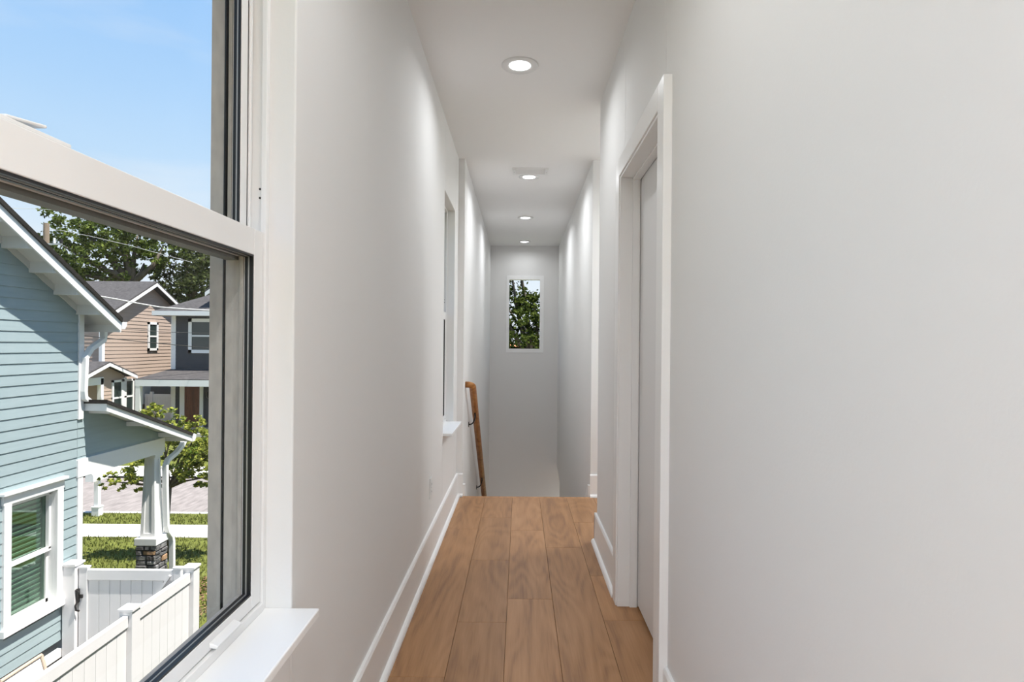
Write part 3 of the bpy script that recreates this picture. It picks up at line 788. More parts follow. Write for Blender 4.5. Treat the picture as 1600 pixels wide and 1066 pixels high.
# window opening in the siding
wy0, wy1 = at(1.5, 850, X=XN).y, at(94.6, 850, X=XN).y
wz1 = at(70.7, 770, X=-5.56).z; wz0 = at(67, 945, X=-5.56).z
CASE = 0.095
EXPO = 0.1193
zline = at(0.5, 498.8, X=XN).z
zl = zline
while zl - EXPO > Z_SKIRT: zl -= EXPO
def board(y0, y1, zb, zt, x=XN, parent=nb, mat='blue_siding', clip=None):
    """One lapped board: thick at its lower edge, tucked under the next; clip(y) gives the height of a sloping end above it."""
    th, tk = 0.0125, 0.003
    ztop = lambda y: min(zt + 0.015, clip(y)) if clip else zt + 0.015
    if clip:
        # exact outline under the slope: where it crosses the board's lower and upper edge
        def cross(zq, ya, yb):
            """furthest y from ya towards yb at which the slope still clears zq"""
            if clip(yb) >= zq: return yb
            for _ in range(50):
                ym = (ya + yb) / 2
                if clip(ym) >= zq: ya = ym
                else: yb = ym
            return ya
        ym = max((y0 + (y1 - y0) * i / 200 for i in range(201)), key=clip)
        if clip(ym) < zb + 0.004: return
        zq = min(zt + 0.015, clip(ym) - 0.0005)
        bl_, br_ = cross(zb + 0.0005, ym, y0), cross(zb + 0.0005, ym, y1)
        tl_, tr_ = cross(zq, ym, y0), cross(zq, ym, y1)
        pts = [(bl_, zb), (br_, zb)]
        if clip(br_) > zb + 0.003: pts.append((br_, min(zq, clip(br_))))
        if tr_ < br_ - 0.002: pts.append((tr_, zq))
        if tl_ < pts[-1][0] - 0.002: pts.append((tl_, zq))
        if tl_ > bl_ + 0.002 and clip(bl_) > zb + 0.003: pts.append((bl_, min(zq, clip(bl_))))
        if len(pts) < 3: return
    else:
        pts = [(y0, zb), (y1, zb), (y1, zt + 0.015), (y0, zt + 0.015)]
    n = len(pts)
    vf = []
    for (y, z) in pts:
        k = (z - zb) / (zt + 0.015 - zb)
        vf.append((x + th - (th - tk) * k, y, z))
    vb = [(x - 0.012, y, z) for (y, z) in pts]
    fs_ = [tuple(range(n)), tuple(range(2 * n - 1, n - 1, -1))] + [((i + 1) % n, i, i + n, (i + 1) % n + n) for i in range(n)]
    MB().add(vf + vb, fs_).build('board', mat, parent)
zb = max(zl, Z_SKIRT) if zl < Z_SKIRT else zl
first = True
z = zl
sides_end = YC - 0.012
while z < z_soffit(YRIDGE) - 0.05:
    lo = max(z, Z_SKIRT)
    zt = z + EXPO
    if zt - lo > 0.02:
        if zt + 0.015 > wz0 - 0.03 and lo < wz1 + 0.01:
            board(YREAR, wy0 + 0.03, lo, zt); board(wy1 - 0.03, sides_end, lo, zt)
        elif zt + 0.015 > z_soffit(YC):
            board(YREAR, sides_end, lo, zt, clip=lambda y: z_gable(y) - 0.002)
        else:
            board(YREAR, sides_end, lo, zt)
    z += EXPO
# corner board: above the porch roof and below the beam
zpr = at(126, 655, X=XN).z
cb = MB().box(XN - 0.06, XN + 0.026, YC - 0.012, YC + 0.075, zpr, z_soffit(YC) + 0.0)
cb.build('corner_board', 'ext_white', nb, bevel=0.003)
zbm1, zbm0 = at(254.9, 683.5, X=XN).z, at(254.9, 706.4, X=XN).z
MB().box(XN - 0.06, XN + 0.026, YC - 0.012, YC + 0.075, GROUND, zbm0).build('corner_board', 'ext_white', nb, bevel=0.003)
# window with casing, sill, sashes and a half closed blind
win = MB().box(XN, XN + 0.036, wy0, wy0 + CASE, wz0, wz1 + 0.02).box(XN, XN + 0.036, wy1 - CASE, wy1, wz0, wz1 + 0.02)
win.box(XN, XN + 0.036, wy0 - 0.01, wy1 + 0.01, wz1 + 0.02, wz1 + 0.125)
win.box(-5.65, XN + 0.0, wy1 - CASE, wy1 - CASE + 0.015, wz0, wz1 + 0.02).box(-5.65, XN, wy0 + CASE - 0.015, wy0 + CASE, wz0, wz1 + 0.02).box(-5.65, XN, wy0 + CASE, wy1 - CASE, wz1, wz1 + 0.02)
wo = win.build('window', 'ext_white', nb, bevel=0.003)
MB().box(XN, XN + 0.07, wy0 - 0.04, wy1 + 0.04, wz1 + 0.125, wz1 + 0.155).build('head_cap', 'ext_white', wo, bevel=0.004)
MB().box(-5.655, XN + 0.065, wy0 - 0.03, wy1 + 0.03, wz0 - 0.075, wz0).build('sill', 'ext_white', wo, bevel=0.004)
ga, gb_ = wy0 + CASE, wy1 - CASE
zmid = at(70.7, 859.5, X=-5.56).z
MB().box(-5.585, -5.545, ga, gb_, zmid - 0.022, zmid + 0.022).box(-5.585, -5.545, ga, ga + 0.03, zmid, wz1).box(-5.585, -5.545, gb_ - 0.03, gb_, zmid, wz1).box(-5.585, -5.545, ga, gb_, wz1 - 0.03, wz1).build('upper_sash', 'ext_white', wo)
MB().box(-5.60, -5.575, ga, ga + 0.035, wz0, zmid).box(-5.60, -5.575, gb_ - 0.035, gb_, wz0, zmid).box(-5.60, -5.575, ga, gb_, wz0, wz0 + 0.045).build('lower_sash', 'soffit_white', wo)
MB().box(-5.592, -5.588, ga + 0.02, gb_ - 0.02, zmid, wz1 - 0.02).build('pane', 'green_glass', wo)
MB().box(-5.596, -5.592, ga + 0.02, gb_ - 0.02, wz0 + 0.02, zmid).build('pane', 'green_glass', wo)
bl = MB()
z = wz0 + 0.05
while z < wz1 - 0.02:
    bl.prism([(-5.628, ga + 0.012, z), (-5.625, ga + 0.012, z - 0.004), (-5.612, ga + 0.02, z + 0.026), (-5.615, ga + 0.02, z + 0.03)], (0, (gb_ - ga) - 0.09, 0))
    z += 0.058
bl.build('blind', 'blind', wo, kind='stuff')

# main roof: rake overhang towards the viewer, eave overhang towards the road
XRK = -5.2
f0, f1 = at(39.4, 380, X=XRK), at(188, 516.7, X=XRK)
Y_EV = f1.y + 0.02
def z_fb(y): return f1.z + PITCH * (f1.y - y)      # lower edge of the rake board
t0_, t1_ = at(59, 380, X=XRK), at(195.8, 503.5, X=XRK)
TH = max(0.12, (t1_.z + PITCH * (t1_.y - f1.y)) - f1.z)
def roof_side(y_lo, sgn):
    yl, yr = (y_lo, YRIDGE)
    zz = lambda y: z_fb(y if sgn > 0 else 2 * YRIDGE - y)
    MB().prism([(XRK - 0.022, yl, zz(yl)), (XRK - 0.022, yr, zz(yr)), (XRK - 0.022, yr, zz(yr) + TH - 0.05), (XRK - 0.022, yl, zz(yl) + TH - 0.05)], (0.022, 0, 0)).build('rake_board', 'ext_white', nb)
    MB().prism([(XRK + 0.02, yl, zz(yl) + TH - 0.05), (XRK + 0.02, yr, zz(yr) + TH - 0.05), (XRK + 0.02, yr, zz(yr) + TH + 0.005), (XRK + 0.02, yl, zz(yl) + TH + 0.005)], (-8.7, 0, 0)).build('roof', 'shingle_dark', nb)
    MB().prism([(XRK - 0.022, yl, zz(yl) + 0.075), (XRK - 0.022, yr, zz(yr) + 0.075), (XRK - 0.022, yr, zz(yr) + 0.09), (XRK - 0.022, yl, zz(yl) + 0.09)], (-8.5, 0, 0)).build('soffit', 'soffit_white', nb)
roof_side(Y_EV, 1); roof_side(2 * YRIDGE - Y_EV, -1)
# frieze board on the wall under the rake
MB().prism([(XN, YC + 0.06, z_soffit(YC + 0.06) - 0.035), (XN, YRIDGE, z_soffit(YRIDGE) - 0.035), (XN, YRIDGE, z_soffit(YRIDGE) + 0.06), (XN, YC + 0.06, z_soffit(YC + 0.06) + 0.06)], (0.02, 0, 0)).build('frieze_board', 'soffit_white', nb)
# lookouts under the overhang
for k in range(9):
    y = YC - 0.01 - k * 0.365
    zt = z_fb(y) + 0.078
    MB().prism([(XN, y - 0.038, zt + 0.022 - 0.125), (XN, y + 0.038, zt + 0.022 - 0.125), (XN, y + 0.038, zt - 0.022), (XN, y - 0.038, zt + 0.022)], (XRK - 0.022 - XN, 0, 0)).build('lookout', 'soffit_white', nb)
# fascia and gutter at the eave, downspout to the porch roof
MB().box(-13.7, XRK - 0.002, Y_EV - 0.02, Y_EV, z_fb(Y_EV) - 0.01, z_fb(Y_EV) + TH - 0.05).build('fascia', 'ext_white', nb)
gz = z_fb(Y_EV) + TH - 0.045
MB().prism([(-13.7, Y_EV, gz), (-13.7, Y_EV + 0.10, gz), (-13.7, Y_EV + 0.095, gz - 0.05), (-13.7, Y_EV + 0.06, gz - 0.095), (-13.7, Y_EV, gz - 0.095)], (13.7 + XRK + 0.01, 0, 0)).build('gutter', 'ext_white', nb)
sq = [(1, 0.75), (0.9, 0.85), (-0.9, 0.85), (-1, 0.75), (-1, -0.75), (-0.9, -0.85), (0.9, -0.85), (1, -0.75)]
xd = XN + 0.05
ds = [(xd, Y_EV + 0.03, gz - 0.09), (xd, Y_EV + 0.03, gz - 0.17)]
for px, py in ((160, 531), (140, 545), (131, 560), (129, 612), (130, 622), (137, 628)):
    p = at(px, py, X=xd); ds.append((xd, p.y + 0.02, p.z))
MB().tube(ds, 0.034, profile=sq).build('downspout', 'ext_white', nb, bevel=0.0)

# porch: shed roof sloping to the road, boarded side, beam, column
pb0, pb1 = at(166.8, 642.5, X=XRK), at(299.8, 690, X=XRK)
pt0, pt1 = at(170.9, 624.6, X=XRK), at(303, 677.6, X=XRK)
ps = (pb0.z - pb1.z) / (pb1.y - pb0.y)
pth = ((pt0.z - pb0.z) + (pt1.z + ps * (pt1.y - pb1.y) - pb1.z)) / 2
pz = lambda y: pb0.z - ps * (y - pb0.y)
y0p, y1p = pb0.y, pb1.y
MB().prism([(XRK - 0.022, y0p, pz(y0p)), (XRK - 0.022, y1p, pz(y1p)), (XRK - 0.022, y1p, pz(y1p) + pth - 0.045), (XRK - 0.022, y0p, pz(y0p) + pth - 0.045)], (0.022, 0, 0)).build('porch_rake_board', 'ext_white', nb)
MB().box(XN - 0.02, XRK - 0.022, y0p, y0p + 0.022, pz(y0p), pz(y0p) + pth - 0.045).build('porch_end_board', 'ext_white', nb)
MB().prism([(XRK + 0.02, y0p - 0.02, pz(y0p) + pth - 0.04), (XRK + 0.02, y1p, pz(y1p) + pth - 0.045), (XRK + 0.02, y1p, pz(y1p) + pth), (XRK + 0.02, y0p - 0.02, pz(y0p) + pth + 0.005)], (-8.5, 0, 0)).build('porch_roof', 'shingle_dark', nb)
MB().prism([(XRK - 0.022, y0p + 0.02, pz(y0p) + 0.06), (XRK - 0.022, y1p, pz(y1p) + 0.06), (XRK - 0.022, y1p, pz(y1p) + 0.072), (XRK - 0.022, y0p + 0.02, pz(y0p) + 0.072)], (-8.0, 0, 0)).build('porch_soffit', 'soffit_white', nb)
for k in range(3):
    y = y0p + 0.12 + k * 0.75
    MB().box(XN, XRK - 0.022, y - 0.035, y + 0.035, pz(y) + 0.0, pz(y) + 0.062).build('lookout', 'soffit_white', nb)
YB = at(254.9, 700, X=XN).y
# side boards of the porch gable
z = zl
zsof = lambda y: pz(y) + 0.055
while z < zsof(YC) + 0.02:
    lo, zt = max(z, zbm1), z + EXPO
    if zt > zbm1 + 0.02 and z > zbm1 - EXPO:
        board(YC + 0.006 if lo > zpr - 0.05 else YC - 0.008, YB, lo, zt, clip=zsof)
    z += EXPO
MB().box(XN - 0.16, XN + 0.03, YC - 0.02, YB, zbm0, zbm1).build('porch_beam', 'ext_white', nb, bevel=0.004)
MB().box(-13.2, XN - 0.02, YB - 0.16, YB, zbm0, zbm1).build('porch_beam', 'ext_white', nb, bevel=0.004)
# porch gutter and downspout
gz = pz(y1p) + pth - 0.04
MB().prism([(-13.6, y1p, gz), (-13.6, y1p + 0.11, gz), (-13.6, y1p + 0.105, gz - 0.05), (-13.6, y1p + 0.07, gz - 0.10), (-13.6, y1p, gz - 0.10)], (13.6 + XRK + 0.01, 0, 0)).build('gutter', 'ext_white', nb)
XD = -5.42
dp = []
for px, py in ((288, 688), (284, 697), (275, 708), (262, 719), (258.5, 728), (258.5, 760), (260, 822), (262, 830), (267.5, 838), (269, 846), (269, 900)):
    dp.append(at(px, py, X=XD))
dp.append(Vector((XD, dp[-1].y, GROUND)))
MB().tube(dp, 0.036, profile=sq).build('downspout', 'ext_white', nb)
# tapered column on a stone pier
XC_, YC_ = -5.585, YB - 0.13
zt_, zb_ = zbm0, at(238, 841, Y=YC_ - 0.12).z
def taper(mb_, h0, h1, z0, z1, inset=0.0):
    return mb_.add([(XC_ - h0, YC_ - h0, z0), (XC_ + h0, YC_ - h0, z0), (XC_ + h0, YC_ + h0, z0), (XC_ - h0, YC_ + h0, z0),
                    (XC_ - h1, YC_ - h1, z1), (XC_ + h1, YC_ - h1, z1), (XC_ + h1, YC_ + h1, z1), (XC_ - h1, YC_ + h1, z1)],
                   [(3, 2, 1, 0), (4, 5, 6, 7), (0, 1, 5, 4), (1, 2, 6, 5), (2, 3, 7, 6), (3, 0, 4, 7)])
H0, H1 = 0.112, 0.074
colm = empty('porch_column', (XC_, YC_, GROUND), 'white tapered porch column on a stone pier', 'column')
sh = taper(MB(), H0 - 0.014, H1 - 0.014, zb_, zt_).build('shaft', 'ext_white', colm)
# raised stiles and rails on the two visible faces
for face in range(4):
    def fp(u, v, d):
        """u in -1..1 across the face, v in 0..1 up, d proud of the shaft"""
        h = (H0 - 0.014) + (H1 - H0) * v
        zz = zb_ + (zt_ - zb_) * v
        a, b = u * h, -(h + d)
        for _ in range(face): a, b = -b, a
        return Vector((XC_ + a, YC_ + b, zz))
    for (u0, u1, v0_, v1_) in ((-1.14, -0.62, 0, 1), (0.62, 1.14, 0, 1), (-0.62, 0.62, 0, 0.05), (-0.62, 0.62, 0.93, 1)):
        ring = [(u0, v0_), (u1, v0_), (u1, v1_), (u0, v1_)]
        vs_ = [fp(u, v, 0.014) for u, v in ring] + [fp(u, v, -0.002) for u, v in ring]
        MB().add(vs_, [(0, 1, 2, 3), (7, 6, 5, 4), (1, 0, 4, 5), (2, 1, 5, 6), (3, 2, 6, 7), (0, 3, 7, 4)]).build('panel_strip', 'ext_white', sh)
MB().box(XC_ - H1 - 0.03, XC_ + H1 + 0.03, YC_ - H1 - 0.03, YC_ + H1 + 0.03, zt_ - 0.045, zt_).build('capital', 'ext_white', colm, bevel=0.004)
HP = 0.155
zpl = zb_ - 0.105
MB().box(XC_ - HP - 0.012, XC_ + HP + 0.012, YC_ - HP - 0.012, YC_ + HP + 0.012, zpl, zb_).build('plinth', 'ext_white', colm, bevel=0.006)
pier = MB().box(XC_ - HP + 0.02, XC_ + HP - 0.02, YC_ - HP + 0.02, YC_ + HP - 0.02, GROUND, zpl).build('pier', 'mortar', colm)
rs = random.Random(11)
for face in range(4):
    zz = zpl - 0.004
    row = 0
    while zz > GROUND + 0.05:
        h = rs.uniform(0.05, 0.10); u = -HP
        while u < HP - 0.02:
            w = min(rs.uniform(0.07, 0.19), HP - u)
            if HP - (u + w) < 0.05: w = HP - u
            g = 0.006
            u0, u1, za, zb2 = u + g, u + w - g, max(GROUND, zz - h + g), zz - g
            dp_ = HP + rs.uniform(-0.004, 0.014)
            jt = lambda: rs.uniform(-0.008, 0.008)
            fr_ = [(u0 + abs(jt()), za + abs(jt())), ((u0 + u1) / 2, za), (u1 - abs(jt()), za + abs(jt())), (u1 - abs(jt()), zb2 - abs(jt())), ((u0 + u1) / 2, zb2), (u0 + abs(jt()), zb2 - abs(jt()))]
            vs_ = []
            for d in (0.0, -0.012, -(dp_ - HP + 0.025)):
                for (uu, z2) in fr_:
                    cu, cz = (u0 + u1) / 2, (za + zb2) / 2
                    k = 0.78 if d == 0.0 else 1.0
                    a, b = cu + (uu - cu) * k, -(dp_ + d)
                    for _ in range(face): a, b = -b, a
                    vs_.append((XC_ + a, YC_ + b, cz + (z2 - cz) * k))
            fs_ = [tuple(range(6))]
            for r in range(2):
                for i in range(6): fs_.append((r * 6 + (i + 1) % 6, r * 6 + i, (r + 1) * 6 + i, (r + 1) * 6 + (i + 1) % 6))
            tan = rs.random() < 0.07 or (face == 0 and row == 1 and u < -0.03 < u + w)
            MB().add(vs_, fs_).build('stone', 'stone_tan' if tan else 'stone_grey', pier)
            u += w
        zz -= h; row += 1

# ------------------------------------------------------------------ white vinyl fence and gate
XF, YFC = -3.93, 7.32
FT = -1.45
fence = empty('vinyl_fence', (XF, 6.2, GROUND), 'white vinyl privacy fence running between the two houses', 'fence')
def post(parent, x, y, top, w=0.066):
    p = MB().box(x - w, x + w, y - w, y + w, GROUND, top - 0.02).build('post', 'fence_vinyl', parent, bevel=0.004)
    cp = MB().box(x - w - 0.012, x + w + 0.012, y - w - 0.012, y + w + 0.012, top - 0.03, top - 0.008)
    cp.add([(x - w, y - w, top - 0.008), (x + w, y - w, top - 0.008), (x + w, y + w, top - 0.008), (x - w, y + w, top - 0.008), (x, y, top + 0.008)], [(0, 1, 4), (1, 2, 4), (2, 3, 4), (3, 0, 4)])
    cp.build('post_cap', 'fence_vinyl', p)
    return p
YP2 = at(203, 955, X=XF).y
for y in (YFC, YP2, YP2 - 1.9): post(fence, XF, y, FT)
def panel_y(y0, y1, n):
    MB().box(XF - 0.026, XF + 0.026, y0, y1, FT - 0.19, FT - 0.075).build('top_rail', 'fence_vinyl', fence, bevel=0.004)
    MB().box(XF - 0.026, XF + 0.026, y0, y1, GROUND + 0.05, GROUND + 0.19).build('bottom_rail', 'fence_vinyl', fence, bevel=0.004)
    w = (y1 - y0) / n
    b0 = None
    for i in range(n):
        if b0 is None:
            b0 = MB().box(XF - 0.011, XF + 0.011, y0 + 0.0022, y0 + w - 0.0022, GROUND + 0.18, FT - 0.18).build('picket', 'fence_vinyl', fence, bevel=0.003)
        else: copy_to(b0, fence, (0, w * i, 0))
panel_y(YP2 + 0.066, YFC - 0.066, 7)
panel_y(YP2 - 1.9 + 0.066, YP2 - 0.066, 12)
YG = 7.38
gate = empty('vinyl_gate', (-4.7, YG, GROUND), 'white vinyl gate with black latch beside the blue house', 'gate')
post(gate, -5.395, YG, FT + 0.005, 0.075)
gx0, gx1 = -5.305, -4.075
for x0, x1 in ((gx0, gx0 + 0.10), (gx1 - 0.09, gx1)):
    MB().box(x0, x1, YG - 0.03, YG + 0.03, GROUND + 0.08, FT - 0.055).build('stile', 'fence_vinyl', gate, bevel=0.004)
    MB().box(x0 - 0.006, x1 + 0.006, YG - 0.036, YG + 0.036, FT - 0.068, FT - 0.05).build('stile_cap', 'fence_vinyl', gate)
MB().box(gx0 + 0.10, gx1 - 0.09, YG - 0.028, YG + 0.028, FT - 0.21, FT - 0.085).build('top_rail', 'fence_vinyl', gate, bevel=0.004)
MB().box(gx0 + 0.10, gx1 - 0.09, YG - 0.028, YG + 0.028, GROUND + 0.1, GROUND + 0.24).build('bottom_rail', 'fence_vinyl', gate, bevel=0.004)
n = 8; wdt = (gx1 - gx0 - 0.19) / n; b0 = None
for i in range(n):
    if b0 is None: b0 = MB().box(gx0 + 0.1022, gx0 + 0.10 + wdt - 0.0022, YG - 0.011, YG + 0.011, GROUND + 0.2, FT - 0.2).build('picket', 'fence_vinyl', gate, bevel=0.003)
    else: copy_to(b0, gate, (wdt * i, 0, 0))
ba, bb = Vector((gx1 - 0.12, YG - 0.032, FT - 0.14)), Vector((gx0 + 0.22, YG - 0.032, GROUND + 0.3))
MB().tube([ba, bb], 0.024, profile=[(1, 0.5), (-1, 0.5), (-1, -0.5), (1, -0.5)]).build('brace', 'fence_vinyl', gate)
lx, lz = -5.30, FT - 0.40
lt = MB().box(lx - 0.05, lx + 0.05, YG - 0.05, YG - 0.03, lz - 0.02, lz + 0.02).box(lx - 0.02, lx + 0.012, YG - 0.06, YG - 0.03, lz - 0.07, lz + 0.09)
lt.tube([(lx, YG - 0.05, lz - 0.05), (lx - 0.005, YG - 0.085, lz - 0.10), (lx + 0.005, YG - 0.085, lz - 0.15), (lx + 0.025, YG - 0.06, lz - 0.17)], 0.011, 8)
lt.tube([(lx - 0.045, YG - 0.05, lz + 0.06), (lx - 0.01, YG - 0.07, lz + 0.085), (lx + 0.03, YG - 0.06, lz + 0.05)], 0.009, 8)
lt.build('latch', 'black_metal', gate, label='black metal gate latch')

# chair behind the fence: tan frame, white sling
pc = at(36, 1048, X=-5.32)
chx, chy, chz = -5.32, pc.y - 0.02, pc.z + 0.04
ch = empty('patio_chair', (chx, chy, GROUND), 'tan framed white patio chair behind the fence beside the blue house', 'chair')
wch = 0.27
def ctube(name, pts, r=0.018, mat='chair_tan'): return MB().tube(pts, r, 8).build(name, mat, ch)
for sx in (-1, 1):
    y = chy + sx * wch
    ctube('back_post', [(chx + 0.14, y, GROUND + 0.42), (chx, y, chz)])
    ctube('leg', [(chx + 0.10, y, GROUND), (chx + 0.14, y, GROUND + 0.42)])
    ctube('leg', [(chx + 0.56, y, GROUND), (chx + 0.54, y, GROUND + 0.42)])
    ctube('seat_rail', [(chx + 0.14, y, GROUND + 0.42), (chx + 0.56, y, GROUND + 0.44)])
ctube('top_rail', [(chx, chy - wch, chz), (chx, chy + wch, chz)])
MB().prism([(chx + 0.135, chy - wch + 0.03, GROUND + 0.42), (chx - 0.003, chy - wch + 0.03, chz - 0.03), (chx + 0.010, chy - wch + 0.03, chz - 0.03), (chx + 0.15, chy - wch + 0.03, GROUND + 0.42)], (0, 2 * wch - 0.06, 0)).build('back_sling', 'chair_white', ch)
MB().box(chx + 0.14, chx + 0.55, chy - wch + 0.02, chy + wch - 0.02, GROUND + 0.42, GROUND + 0.45).build('seat', 'chair_white', ch)

# white table beside the chair
tp = at(62, 1058, X=-4.62)
tb = empty('patio_table', (-4.62, tp.y, GROUND), 'small white patio table beside the tan framed chair', 'table')
MB().box(-4.72, -4.38, tp.y - 0.42, tp.y + 0.06, tp.z - 0.03, tp.z).build('table_top', 'chair_white', tb, bevel=0.004)
for sx in (-4.69, -4.41):
    for sy in (tp.y - 0.39, tp.y + 0.03):
        MB().box(sx - 0.018, sx + 0.018, sy - 0.018, sy + 0.018, GROUND, tp.z - 0.03).build('leg', 'chair_white', tb)

# mulch bed round the pier, mailbox by the road
mbx = at(152, 806, Z=GROUND)
ml = empty('mailbox', (mbx.x, mbx.y, GROUND), 'white mailbox on a white post beside the road', 'mailbox')
MB().box(mbx.x - 0.09, mbx.x + 0.09, mbx.y - 0.09, mbx.y + 0.09, GROUND, GROUND + 0.22).build('post_base', 'ext_white', ml, bevel=0.006)
MB().box(mbx.x - 0.10, mbx.x + 0.10, mbx.y - 0.10, mbx.y + 0.10, GROUND + 0.22, GROUND + 0.25).build('base_cap', 'ext_white', ml, bevel=0.004)
MB().box(mbx.x - 0.055, mbx.x + 0.055, mbx.y - 0.055, mbx.y + 0.055, GROUND + 0.25, GROUND + 0.92).build('post', 'ext_white', ml, bevel=0.005)
pr_ = [(mbx.x + 0.10 * math.cos(a), mbx.y - 0.3, GROUND + 1.06 + 0.08 * math.sin(a)) for a in [math.pi * i / 10 for i in range(11)]]
pr_ = [(mbx.x + 0.10, mbx.y - 0.3, GROUND + 0.92)] + pr_ + [(mbx.x - 0.10, mbx.y - 0.3, GROUND + 0.92)]
MB().prism(pr_, (0, 0.55, 0)).build('box', 'ext_white', ml)
MB().box(mbx.x + 0.1, mbx.x + 0.106, mbx.y - 0.1, mbx.y - 0.08, GROUND + 1.0, GROUND + 1.18).build('flag', 'ext_white', ml)
mp_ = MB()
for i in range(1500):
    a, r = rg.uniform(0, math.tau), math.sqrt(rg.random())
    p = Vector((XC_ - 0.35 + math.cos(a) * r * 0.9, YC_ + 1.0 + math.sin(a) * r * 1.2, GROUND + rg.uniform(0.0, 0.03)))
    d1, d2 = rg.uniform(0, math.tau), rg.uniform(0.015, 0.04)
    q1, q2 = Vector((math.cos(d1) * d2, math.sin(d1) * d2, rg.uniform(-0.01, 0.015))), Vector((-math.sin(d1), math.cos(d1), 0.2)) * 0.015
    mp_.add([p - q1, p + q2, p + q1, p - q2 + Vector((0, 0, 0.01))], [(0, 1, 2, 3)])
mp_.build('mulch', 'mulch', base=(XC_, YC_, GROUND), label='brown mulch and fallen leaves around the stone pier', cat='mulch', kind='stuff')

# ------------------------------------------------------------------ trees
def tree(name, label, base, trunk_top, lobes, n, size, mat, group=None, r0=0.25, seed=1, flat=0.7, spread=1.0, branch_mat='bark'):
    r = random.Random(seed)
    t = empty(name, base, label, 'tree', group)
    b, tt = Vector(base), Vector(trunk_top)
    tk = MB()
    mid = (b + tt) / 2 + Vector((r.uniform(-1, 1), r.uniform(-1, 1), 0)) * r0 * 0.6
    tk.tube([b, mid, tt], [r0 * 1.25, r0, r0 * 0.8], 10)
    tk.build('trunk', branch_mat, t, smooth=True)
    for (c, rad) in lobes:
        c = Vector(c); m1 = (tt + c) / 2 + Vector((r.uniform(-1, 1), r.uniform(-1, 1), r.uniform(-0.2, 1))) * rad * 0.25
        MB().tube([tt - Vector((0, 0, r0 * 0.4)), m1, c], [r0 * 0.55, r0 * 0.36, r0 * 0.12], 7).build('branch', branch_mat, t, smooth=True)
    fo = MB(); tot = sum(x[1] ** 2 for x in lobes)
    V, Fc = [], []
    for (c, rad) in lobes:
        c = Vector(c)
        # tufts: leaves gathered round twig ends so the sky shows through between them
        nl = int(n * rad * rad / tot); nt_ = max(6, int(nl / 26))
        tufts = []
        for _ in range(nt_):
            d = Vector((r.gauss(0, 1), r.gauss(0, 1), r.gauss(0, 1))).normalized() * rad * (r.uniform(0.35, 1.0) ** 0.6) * spread
            d.z *= flat
            tufts.append((c + d, rad * r.uniform(0.08, 0.19)))
        for k in range(nl):
            tc_, tr_ = tufts[k % nt_]
            p = tc_ + Vector((r.gauss(0, 1), r.gauss(0, 1), r.gauss(0, 0.7))) * tr_ * 0.6
            u = Vector((r.gauss(0, 1), r.gauss(0, 1), r.gauss(0, 0.7))).normalized()
            w = u.cross(Vector((r.gauss(0, 1), r.gauss(0, 1), r.gauss(0, 1)))).normalized()
            s = size * r.uniform(0.6, 1.3)
            i0 = len(V)
            V += [p - u * s * 0.5, p + w * s * 0.28, p + u * s * 0.5, p - w * s * 0.28]
            Fc.append((i0, i0 + 1, i0 + 2, i0 + 3))
    fo.v, fo.f = V, Fc
    fo.build('foliage', mat, t, kind='stuff')
    return t

def lobe(px, py, Y, rad): return (tuple(at(px, py, Y=Y)), rad)
GRP = 'oaks behind the houses across the road'
b = at(190, 560, Y=47); b.z = GROUND
tree('oak_tree', 'big spreading oak with open branches behind the taupe house', b, at(205, 440, Y=47),
     [lobe(120, 350, 46, 2.3), lobe(165, 372, 46, 2.4), lobe(100, 385, 46, 2.0), lobe(215, 368, 47, 2.0), lobe(145, 415, 46, 2.6), lobe(195, 345, 48, 2.0), lobe(255, 385, 48, 2.2), lobe(105, 425, 46, 2.0), lobe(225, 412, 48, 1.7), lobe(170, 330, 49, 2.2)],
     13000, 0.30, 'oak_leaf', GRP, 0.5, 21)
b = at(315, 560, Y=50); b.z = GROUND
tree('oak_tree', 'darker oak at the right behind the slate house', b, at(300, 470, Y=50),
     [lobe(285, 420, 50, 2.3), lobe(320, 400, 50, 2.4), lobe(265, 445, 49, 2.2), lobe(310, 452, 49, 2.2), lobe(350, 430, 50, 3.0), lobe(290, 375, 51, 2.2), lobe(345, 380, 51, 2.6), lobe(250, 465, 49, 1.8)],
     12000, 0.30, 'oak_leaf_dark', GRP, 0.45, 22)
b = at(60, 560, Y=52); b.z = GROUND
tree('oak_tree', 'oak behind the utility pole mostly hidden by the blue roof', b, at(60, 470, Y=52),
     [lobe(60, 405, 52, 2.2), lobe(95, 440, 52, 2.4), lobe(35, 430, 52, 2.5), lobe(70, 450, 52, 2.6)],
     7000, 0.34, 'oak_leaf_dark', GRP, 0.4, 23)

b = at(238, 800, Z=GROUND); b.y = 12.6; b = Vector((-7.25, 12.6, GROUND))
tree('crape_myrtle', 'small yellow-green tree behind the porch column', b, (-7.2, 12.55, -1.75),
     [lobe(250, 650, 12.4, 0.34), lobe(270, 672, 12.4, 0.40), lobe(300, 690, 12.5, 0.46), lobe(318, 715, 12.3, 0.46), lobe(280, 720, 12.6, 0.44), lobe(225, 735, 12.5, 0.36), lobe(190, 745, 12.4, 0.30), lobe(165, 752, 12.3, 0.18), lobe(345, 700, 12.4, 0.5), lobe(305, 735, 12.4, 0.34), lobe(212, 758, 12.5, 0.20), lobe(240, 640, 12.4, 0.22), lobe(330, 665, 12.6, 0.34), lobe(258, 700, 12.5, 0.34), lobe(330, 745, 12.5, 0.34)],
     9500, 0.08, 'myrtle_leaf', None, 0.055, 31, flat=0.8)

